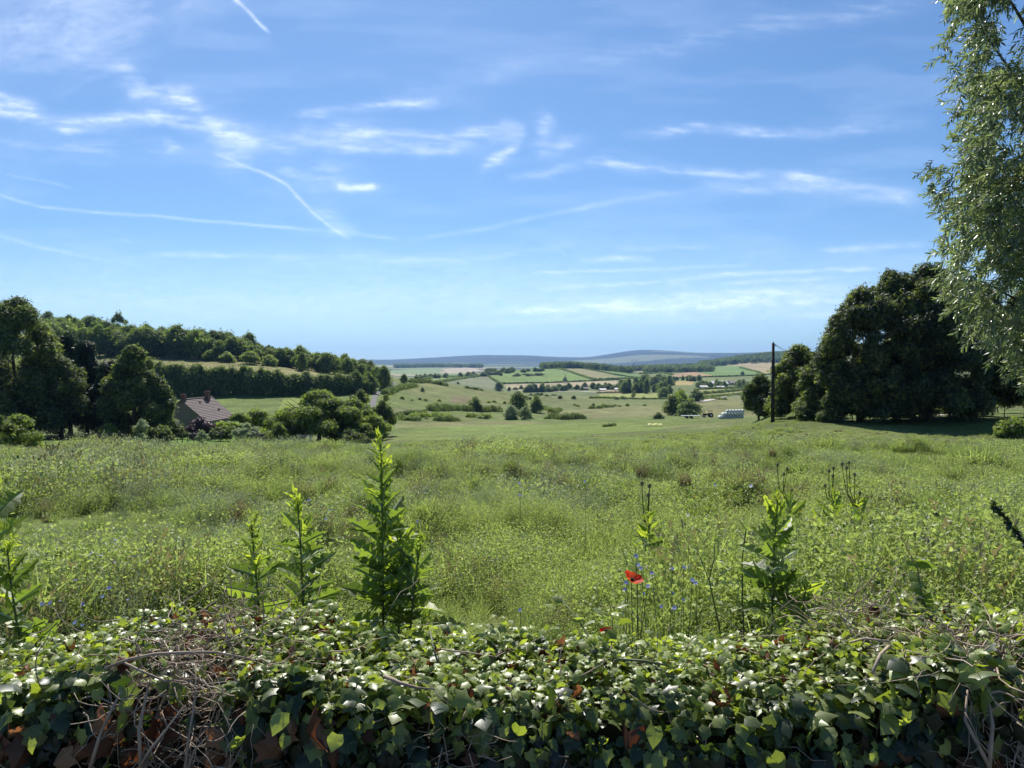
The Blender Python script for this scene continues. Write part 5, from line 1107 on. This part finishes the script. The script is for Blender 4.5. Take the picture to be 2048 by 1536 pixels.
link('shoot_leaves', A.mesh('shoot_leaves', [M['stem'], M['ivy']], True), ivy)

# ------------------------------------------------------------------ prickly lettuces behind the wall
st_ = np.array([0, .07, .14, .22, .29, .36, .44, .51, .58, .66, .73, .80, .88, 1.]); wl = np.array([.13, .17, .06, .30, .36, .10, .33, .40, .12, .30, .27, .10, .13, 0])
bk = np.array([-.05, -.04, 0, -.07, -.03, 0, -.07, -.03, 0, -.06, -.02, 0, 0, 0])
def lett_tpl(seed):
    r = np.random.default_rng(seed); w1 = wl * r.uniform(.7, 1.25, 14); w2 = wl * r.uniform(.7, 1.25, 14); dr = -.28 * st_ ** 2 * r.uniform(.3, 2.0)
    mid = np.c_[st_, np.zeros(14), dr]; a = np.c_[st_ + bk, w1, dr + w1 * .45]; b = np.c_[st_ + bk, -w2, dr + w2 * .45]
    T = np.concatenate([a, mid, b]); i = np.arange(13); return T, [np.concatenate([np.stack([i, i + 1, i + 15, i + 14], 1), np.stack([i + 14, i + 15, i + 29, i + 28], 1)])], mid
LT = [lett_tpl(i) for i in range(6)]
def lettuce(name, base_px, top_px, d, zlow, L0, label, seed, stems=1, dens=1.0, wide=1.0):
    r = np.random.default_rng(seed); gb = (base_px - 1024) / F * d; base = np.array([gb, d + .12, float(ground_z(gb, d + .12))]); top = P(*top_px, d)
    root = empty(name, base, label, 'wild lettuce'); S = Acc(); Lf = Acc(); Rb = Acc(); Bd = Acc()
    for q in range(stems):
        tp = top if q == 0 else top + np.array([(q - .4) * .09, .04, -.30 * q + .02]); bs = base if q == 0 else base + [.03 * q, .02, 0]
        n = 14; s = np.linspace(0, 1, n)[:, None]; path = bs + (tp - bs) * s + np.c_[np.sin(s[:, 0] * 5 + seed) * .008, np.cos(s[:, 0] * 4) * .008, s[:, 0] * 0]
        V, fs = tube(path - base, np.linspace(.0065, .0022, n), 7); S.add(V, fs)
        zs = zlow if q == 0 else zlow + .02; s0 = (zs - bs[2]) / (tp[2] - bs[2]); Lz = (1 - s0) * np.linalg.norm(tp - bs); m = int(Lz / .0135 * dens)
        for k in range(m):
            f = k / m; s_ = s0 + (1 - s0) * f * .97; p_ = np.array([np.interp(s_, np.linspace(0, 1, n), path[:, c]) for c in range(3)])
            a = k * 2.399 + r.normal() * .35; el = math.radians(np.interp(f, [0, .5, 1], [12, 32, 62]) + r.normal() * 11); L = L0 * np.interp(f, [0, .25, .6, .85, 1], [1.0, 1.08, .92, .62, .3]) * r.uniform(.7, 1.2)
            D = np.array([math.cos(a) * math.cos(el) * wide, math.sin(a) * math.cos(el) * .9, math.sin(el)]); Nn = norm(np.cross(D, r.normal(size=3) * .7 + [0, 0, 1])) if r.random() < .65 else norm(np.array([0, 0, 1]) + r.normal(size=3) * .5)
            T, Tf, mid = LT[int(r.integers(0, 6))]; V, fs = scatter(T, Tf, [p_ - base], [D], [Nn], L, L * np.interp(f, [0, .6, 1], [.64, .6, .5])); Lf.add(V, fs, np.clip(r.uniform(.1, .65) + .45 * max(0, f - .65) / .35 + (.6 if r.random() < .1 else 0), 0, 1))
            w = .02; hz = .03; mm = mid[[0, 5, 9, 12]]
            for sg in (1, -1):
                Tm = np.concatenate([mm + [0, w, sg * hz], mm + [0, -w, sg * hz]]); i = np.arange(3); V, fs = scatter(Tm, [np.stack([i, i + 1, i + 5, i + 4], 1)], [p_ - base], [D], [Nn], L, L * .8); Rb.add(V, fs)
        Bd = Acc(); m = 26; Cp = tp - base + r.normal(size=(m, 3)) * [.008, .008, .018]; D = norm(r.normal(size=(m, 3)) * .6 + [0, 0, 1]); V, fs = scatter(LEAF2, LEAF2F, Cp, D, randu(m, r), r.uniform(.015, .04, m), .009); Bd.add(V, fs, r.uniform(.7, 1)); link('bud_cluster', Bd.mesh('bud_cluster', [M['lettuce']]), root)
    link('stem', S.mesh('stem', [M['stem']], True), root); link('leaves', Lf.mesh('leaves', [M['lettuce']]), root); link('midribs', Rb.mesh('midribs', [M['rib']]), root)
lettuce('wild_lettuce', 768, (757, 888), 2.35, -.86, .125, 'tallest prickly lettuce rising above the ivy left of centre', 3, 3, 1.35)
lettuce('wild_lettuce', 765, (845, 1085), 2.32, -.84, .10, 'short side lettuce at the right foot of the tallest one', 13, 1, 1.0)
lettuce('wild_lettuce', 596, (594, 1000), 2.35, -.82, .108, 'middle-height prickly lettuce left of the tallest one', 4, 1, 1.1)
lettuce('wild_lettuce', 508, (507, 1048), 2.3, -.84, .098, 'shortest prickly lettuce above the twiggy ivy mound', 5, 1, 1.2)
lettuce('wild_lettuce', 20, (22, 1092), 2.2, -.90, .115, 'broad prickly lettuce at the left picture edge', 6, 2, 1.1)
lettuce('wild_lettuce', -40, (-30, 905), 2.1, -.70, .13, 'lettuce mostly outside the left picture edge', 8, 1, .55)
lettuce('wild_lettuce', 1560, (1556, 1000), 2.5, -.86, .14, 'prickly lettuce with broad bright leaves right of centre', 7, 2, 1.15)
lettuce('wild_lettuce', 1560, (1610, 1180), 2.4, -.86, .09, 'small lettuce shoots at the foot of the right-hand lettuce', 17, 1, 1.0)
lettuce('leafy_weed', 1672, (1668, 982), 8.6, -2.25, .30, 'bright leafy weed under the left tall teasel heads', 21, 1, .34)
lettuce('leafy_weed', 1732, (1724, 1000), 8.4, -2.25, .30, 'bright leafy weed under the right tall teasel heads', 22, 1, .34)
lettuce('leafy_weed', 1588, (1580, 985), 8.8, -2.3, .28, 'leafy weed rising just behind the right-hand lettuce', 23, 1, .32)
lettuce('leafy_weed', 1300, (1297, 1030), 7.4, -2.1, .20, 'small leafy weed above the poppy', 24, 1, .34)
lettuce('leafy_weed', 1765, (1762, 1045), 8.0, -2.25, .26, 'short leafy weed furthest right below the teasels', 25, 1, .34)
# heart-leaved shoot at right, bare stems, dried spike
def shoot(name, pts, rad, leaves, label, mat, cat, lsz, seed, tpl=None, tint=(.1, .5)):
    r = np.random.default_rng(seed); path = np.array([P(*p) for p in pts]); base = path[0].copy(); root = empty(name, base, label, cat); A = Acc(); V, fs = tube(path - base, rad, 6); A.add(V, fs)
    link('stem', A.mesh('stem', [M['stem'] if mat != 'dkdry' else M['polewood']], True), root); A = Acc(); n = leaves; s = np.sort(r.uniform(.15, 1, n)); c = np.linspace(0, 1, len(path))
    Cp = np.stack([np.interp(s, c, path[:, k]) for k in range(3)], 1) - base; D = norm(r.normal(size=(n, 3)) + [0, 0, .1]); L = lsz * r.uniform(.6, 1.2, n)
    V, fs = scatter(IH if tpl is None else tpl[0], IVF if tpl is None else tpl[1], Cp, D, norm(r.normal(size=(n, 3)) * .5 + [0, -.3, .9]), L, L * .8); A.add(V, fs, np.repeat(r.uniform(*tint, n), 13 if tpl is None else len(tpl[0])))
    link('leaves', A.mesh('leaves', [M['lettuce' if mat != 'dkdry' else 'dkweed']]), root)
shoot('leafy_shoot', [(1870, 1260, 2.0), (1845, 1200, 2.05), (1838, 1160, 2.05), (1832, 1118, 2.05)], [.003, .0028, .002, .001], 9, 'dark upright shoot with broad leaves above the ivy at right', 'ivy', 'shoot', .045, 1)
shoot('dried_spike', [(2140, 1200, 3.0), (2060, 1100, 3.0), (2020, 1050, 3.0), (1985, 1003, 3.0)], [.005, .004, .003, .002], 150, 'dark withered plant spike leaning in from the right edge', 'dkdry', 'dried plant', .027, 2, (LEAF2, LEAF2F))
shoot('bare_stem', [(1490, 1320, 2.7), (1485, 1200, 2.7), (1484, 1120, 2.7), (1492, 1060, 2.7), (1478, 1040, 2.7)], [.003, .0028, .0024, .002, .001], 6, 'thin upright bare stem just left of the right-hand lettuce', 's', 'stem', .02, 3, (LEAF2, LEAF2F))
shoot('bare_stem', [(1450, 1320, 2.8), (1436, 1240, 2.8), (1418, 1160, 2.8), (1392, 1095, 2.8)], [.003, .0028, .0022, .001], 6, 'slanting bare stem with blue flowers behind the ivy', 's', 'stem', .02, 4, (LEAF2, LEAF2F))
shoot('bare_stem', [(1418, 1160, 2.8), (1428, 1120, 2.8), (1432, 1060, 2.8)], [.0022, .0018, .001], 3, 'right fork of the slanting bare stem', 's', 'stem', .02, 5, (LEAF2, LEAF2F))
# chicory and other flowers
def flower(px, py, d, col, rad, label, cat, n=10):
    r = np.random.default_rng(int(px * 3 + py)); c = P(px, py, d); g_ = np.array([c[0] + r.normal() * .04, c[1] + r.normal() * .04, float(ground_z(c[0], c[1]))]); root = empty(cat.replace(' ', '_'), g_, label, cat)
    A = Acc(); V, fs = tube([[0, 0, 0], (c - g_) * .6 + [.01, 0, 0], c - g_], [.0025, .002, .0012], 5); A.add(V, fs); link('stem', A.mesh('stem', [M['stem']]), root)
    A = Acc(); an = np.arange(n) / n * 6.28; up = norm(np.array([r.normal() * .5, -.7, .8])); e1 = norm(np.cross(up, [1, .2, 0])); e2 = np.cross(up, e1); D = np.cos(an)[:, None] * e1 + np.sin(an)[:, None] * e2 + up * .15
    V, fs = scatter(LEAF2, LEAF2F, np.repeat([c - g_], n, 0), D, np.repeat([up], n, 0), rad, rad * .42); A.add(V, fs, r.random()); link('petals', A.mesh('petals', [M[col]]), root)
zs = ['left of the poppy', 'right of the poppy', 'below the poppy', 'above the poppy']
for k, (px, py) in enumerate([(1272, 1112), (1276, 1130), (1282, 1137), (1250, 1178), (1296, 1172), (1304, 1146), (1287, 1187), (1323, 1213), (1385, 1160), (1392, 1166), (1368, 1135), (1346, 1186), (1349, 1216), (1367, 1200), (1040, 1220), (1345, 1137), (1252, 1165), (84, 1208), (100, 1206), (165, 1208), (150, 1245), (218, 1176), (205, 1193), (165, 1250), (1039, 966), (1170, 963), (1040, 990), (835, 1043), (617, 1000), (660, 1020), (652, 1038)]):
    d = 3.1 + (k % 4) * .25 if py > 1080 else 9.5
    flower(px, py, d, 'blue', .012 if d < 5 else .022, 'small pale blue chicory flower in the near meadow', 'chicory flower', 12)
for px, py in [(1430, 970), (1502, 972), (1375, 1030)]: flower(px, py, 9, 'white', .03, 'flat white umbel flower %s' % {1430: 'left of the two above the thin stems', 1502: 'nearest the top of the teasel', 1375: 'lowest of the three, left of the bare stems'}[px], 'umbel flower', 14)
for px, py in [(1390, 992), (1600, 1022)]: flower(px, py, 8, 'yellow', .022, 'yellow daisy-like flower %s' % {1390: 'between the white umbels', 1600: 'beside the right-hand lettuce'}[px], 'yellow flower', 12)
FL = [o for o in COL.objects if o.get('category') == 'chicory flower']
rank(FL, 'of the small pale blue chicory flowers')
for o in FL: o['group'] = 'pale blue flowers in the meadow'
# poppies
def poppy(px, py, d, sz, label, seed, face):
    r = np.random.default_rng(seed); c = P(px, py, d); g_ = np.array([c[0], c[1] + .05, float(ground_z(c[0], c[1]))]); root = empty('poppy', g_, label, 'poppy')
    A = Acc(); V, fs = tube([[0, 0, 0], (c - g_) * .5 + [.012, 0, 0], (c - g_) - [0, 0, .004]], [.0022, .002, .0014], 5); A.add(V, fs); link('stem', A.mesh('stem', [M['stem']]), root)
    A = Acc(); up = norm(face); e1 = norm(np.cross(up, [0, 1, .1])); e2 = np.cross(up, e1); ns, na = 6, 9
    for k in range(4):
        a0 = k * math.pi / 2; V = []
        for i in range(ns):
            for j in range(na):
                t_ = i / (ns - 1); w = (j / (na - 1) - .5) * 1.9 * min(1, .35 + t_); a = a0 + w; rr = sz * t_ * (1 - .15 * (2 * j / (na - 1) - 1) ** 2) + .002; h = sz * (.55 if k % 2 else .7) * t_ ** 1.6 + sz * .05 * math.sin(9 * w + k) * t_
                V.append(c - g_ + (e1 * math.cos(a) + e2 * math.sin(a)) * rr * (.95 if k % 2 else 1.05) + up * h)
        i = (np.arange(ns - 1)[:, None] * na + np.arange(na - 1)[None]); A.add(V, [np.stack([i, i + 1, i + na + 1, i + na], -1).reshape(-1, 4)], r.uniform(.3, .9))
    link('petals', A.mesh('petals', [M['poppy']], True), root)
    A = Acc(); V, fs = tube([c - g_, c - g_ + up * .008, c - g_ + up * .012], [.004, .006, .003], 8); A.add(V, fs); m = 24; D = norm(up + r.normal(size=(m, 3)) * .5); V, fs = scatter(BLADE, BLADEF, np.repeat([c - g_], m, 0), D, randu(m, r), .014, .0012); A.add(V, fs); link('stamens', A.mesh('stamens', [M['rubber']]), root)
poppy(1263, 1162, 2.55, .031, 'open red poppy standing above the ivy right of centre', 1, (.35, -.35, .85))
poppy(1212, 1266, 2.2, .016, 'half hidden red poppy just behind the ivy leaves', 2, (-.1, -.2, .95))

# ------------------------------------------------------------------ willow hanging in at the right
r = np.random.default_rng(31)
WB = ([-400, -150, 0, 40, 100, 130, 200, 260, 290, 330, 400, 425, 445, 480, 540, 590, 620, 660, 690, 730, 760, 800], [1880, 1865, 1872, 1900, 1872, 1885, 1900, 1925, 1880, 1842, 1850, 1880, 1905, 1868, 1872, 1880, 1905, 1935, 1972, 2005, 2040, 2100])
wq = at_px(2420, 9.6); wroot = empty('willow_tree', wq, 'willow tree with long silvery leaves hanging in from the right', 'tree')
A = Acc(); V, fs = tube([[0, 0, -.2], [-.05, 0, 1.6], [-.2, .1, 3.2], [-.4, 0, 5.5], [-.5, .1, 8]], [.30, .25, .2, .14, .05], 10); A.add(V, fs)
limbs = []
for k, (px, py, d) in enumerate([(1950, 40, 9), (1990, 170, 9.2), (1960, 330, 8.8), (1990, 470, 9.2), (1980, 570, 9.5), (2040, 660, 9), (1960, -100, 9), (2060, 250, 8.6), (2080, 540, 9)]):
    e = P(px, py, d) - wq; s0 = np.array([-.2, .05, max(1.8, e[2] * .35 + .3)]); mid = s0 + (e - s0) * .5 + [0, 0, .25]; V, fs = tube([s0, mid, e], [.07, .035, .008], 6); A.add(V, fs); limbs.append((s0, mid, e))
TW = []; L_C = []; L_D = []
nt_ = 0; tries = 0
while nt_ < 4800 and tries < 40000:
    tries += 1
    py = r.uniform(-330, 800); bd = np.interp(py, *WB); px = bd + 16 + r.uniform(0, 1) ** .95 * (2330 - bd); d = r.uniform(8.0, 10.8) if px > bd + 60 else r.uniform(8.6, 10)
    th = vnoise(px / 62, py / 58, 12) * .6 + vnoise(px / 28, py / 26, 13) * .4
    if th < (.47 if py < 430 else .38) and px > bd + 25: continue
    if px < bd + 50 and r.random() < .25: continue
    p_ = P(px, py, d); a = r.normal() * .8; dr = norm(np.array([-.75 + r.normal() * .35, r.normal() * .5, -.25 + r.normal() * .5])); Lt = r.uniform(.22, .50)
    if px < bd + 80: Lt *= .55; 
    n = 5; path = [p_]; q = p_.copy()
    for k in range(n): dr = norm(dr + [0, 0, -.10] + r.normal(size=3) * .08); q = q + dr * Lt / n; path.append(q.copy())
    path = np.array(path); V, fs = tube(path - wq, np.linspace(.0035, .001, n + 1), 3, False); A.add(V, fs)
    m = int(Lt / .015); s = (np.arange(m) + r.random()) / m * .98; c = np.linspace(0, 1, n + 1); Cp = np.stack([np.interp(s, c, path[:, k]) for k in range(3)], 1)
    Td = norm(path[-1] - path[0]); an = np.arange(m) * 2.4 + r.random() * 6; e1 = norm(np.cross(Td, [.1, .3, 1])); e2 = np.cross(Td, e1)
    L_C.append(Cp); L_D.append(norm(Td * .75 + (np.cos(an)[:, None] * e1 + np.sin(an)[:, None] * e2) * .7 + [0, 0, -.18])); nt_ += 1
link('trunk', A.mesh('trunk', [M['bark']], True), wroot)
Cw = np.concatenate(L_C); Dw = np.concatenate(L_D); n = len(Cw)
WL = np.array([[0, .08, 0], [0, -.08, 0], [.3, .5, .12], [.3, 0, 0], [.3, -.5, .12], [.68, .36, .02], [.68, 0, -.12], [.68, -.36, .02], [1, 0, -.4]])
WLF = [np.array([[0, 2, 3, 1], [2, 5, 6, 3], [3, 6, 7, 4]]), np.array([[1, 3, 4], [5, 8, 6], [6, 8, 7]])]
Nn = norm(r.normal(size=(n, 3)) * .6 + [0, 0, 1]); Ls = r.uniform(.065, .11, n); yo = vnoise(Cw[:, 0] * 2.2, Cw[:, 2] * 2.2, 14)
V, fs = scatter(WL, WLF, Cw - wq, Dw, Nn, Ls, Ls * .26); A = Acc(); A.add(V, fs, np.repeat(np.clip(.15 + .5 * r.random(n) + .6 * sst(.66, .85, yo), 0, 1), 9)); link('foliage', A.mesh('foliage', [M['willow']]), wroot)
# ------------------------------------------------------------------ haze
V, fs = box(-17000, 17000, -200, 16000, -220, 420)
m, t, p, out = newmat('haze_air'); t.nodes.remove(p)
vp = N_(t, 'ShaderNodeVolumePrincipled'); vp.inputs['Color'].default_value = (0.28, 0.53, 1.0, 1); vp.inputs['Density'].default_value = 0.000052
vp.inputs['Anisotropy'].default_value = 0.3
t.links.new(vp.outputs[0], out.inputs['Volume'])
tag(link('haze', mesh_np('haze', V, fs, mats=[m])), 'faint blue haze over the far valley', kind='stuff')
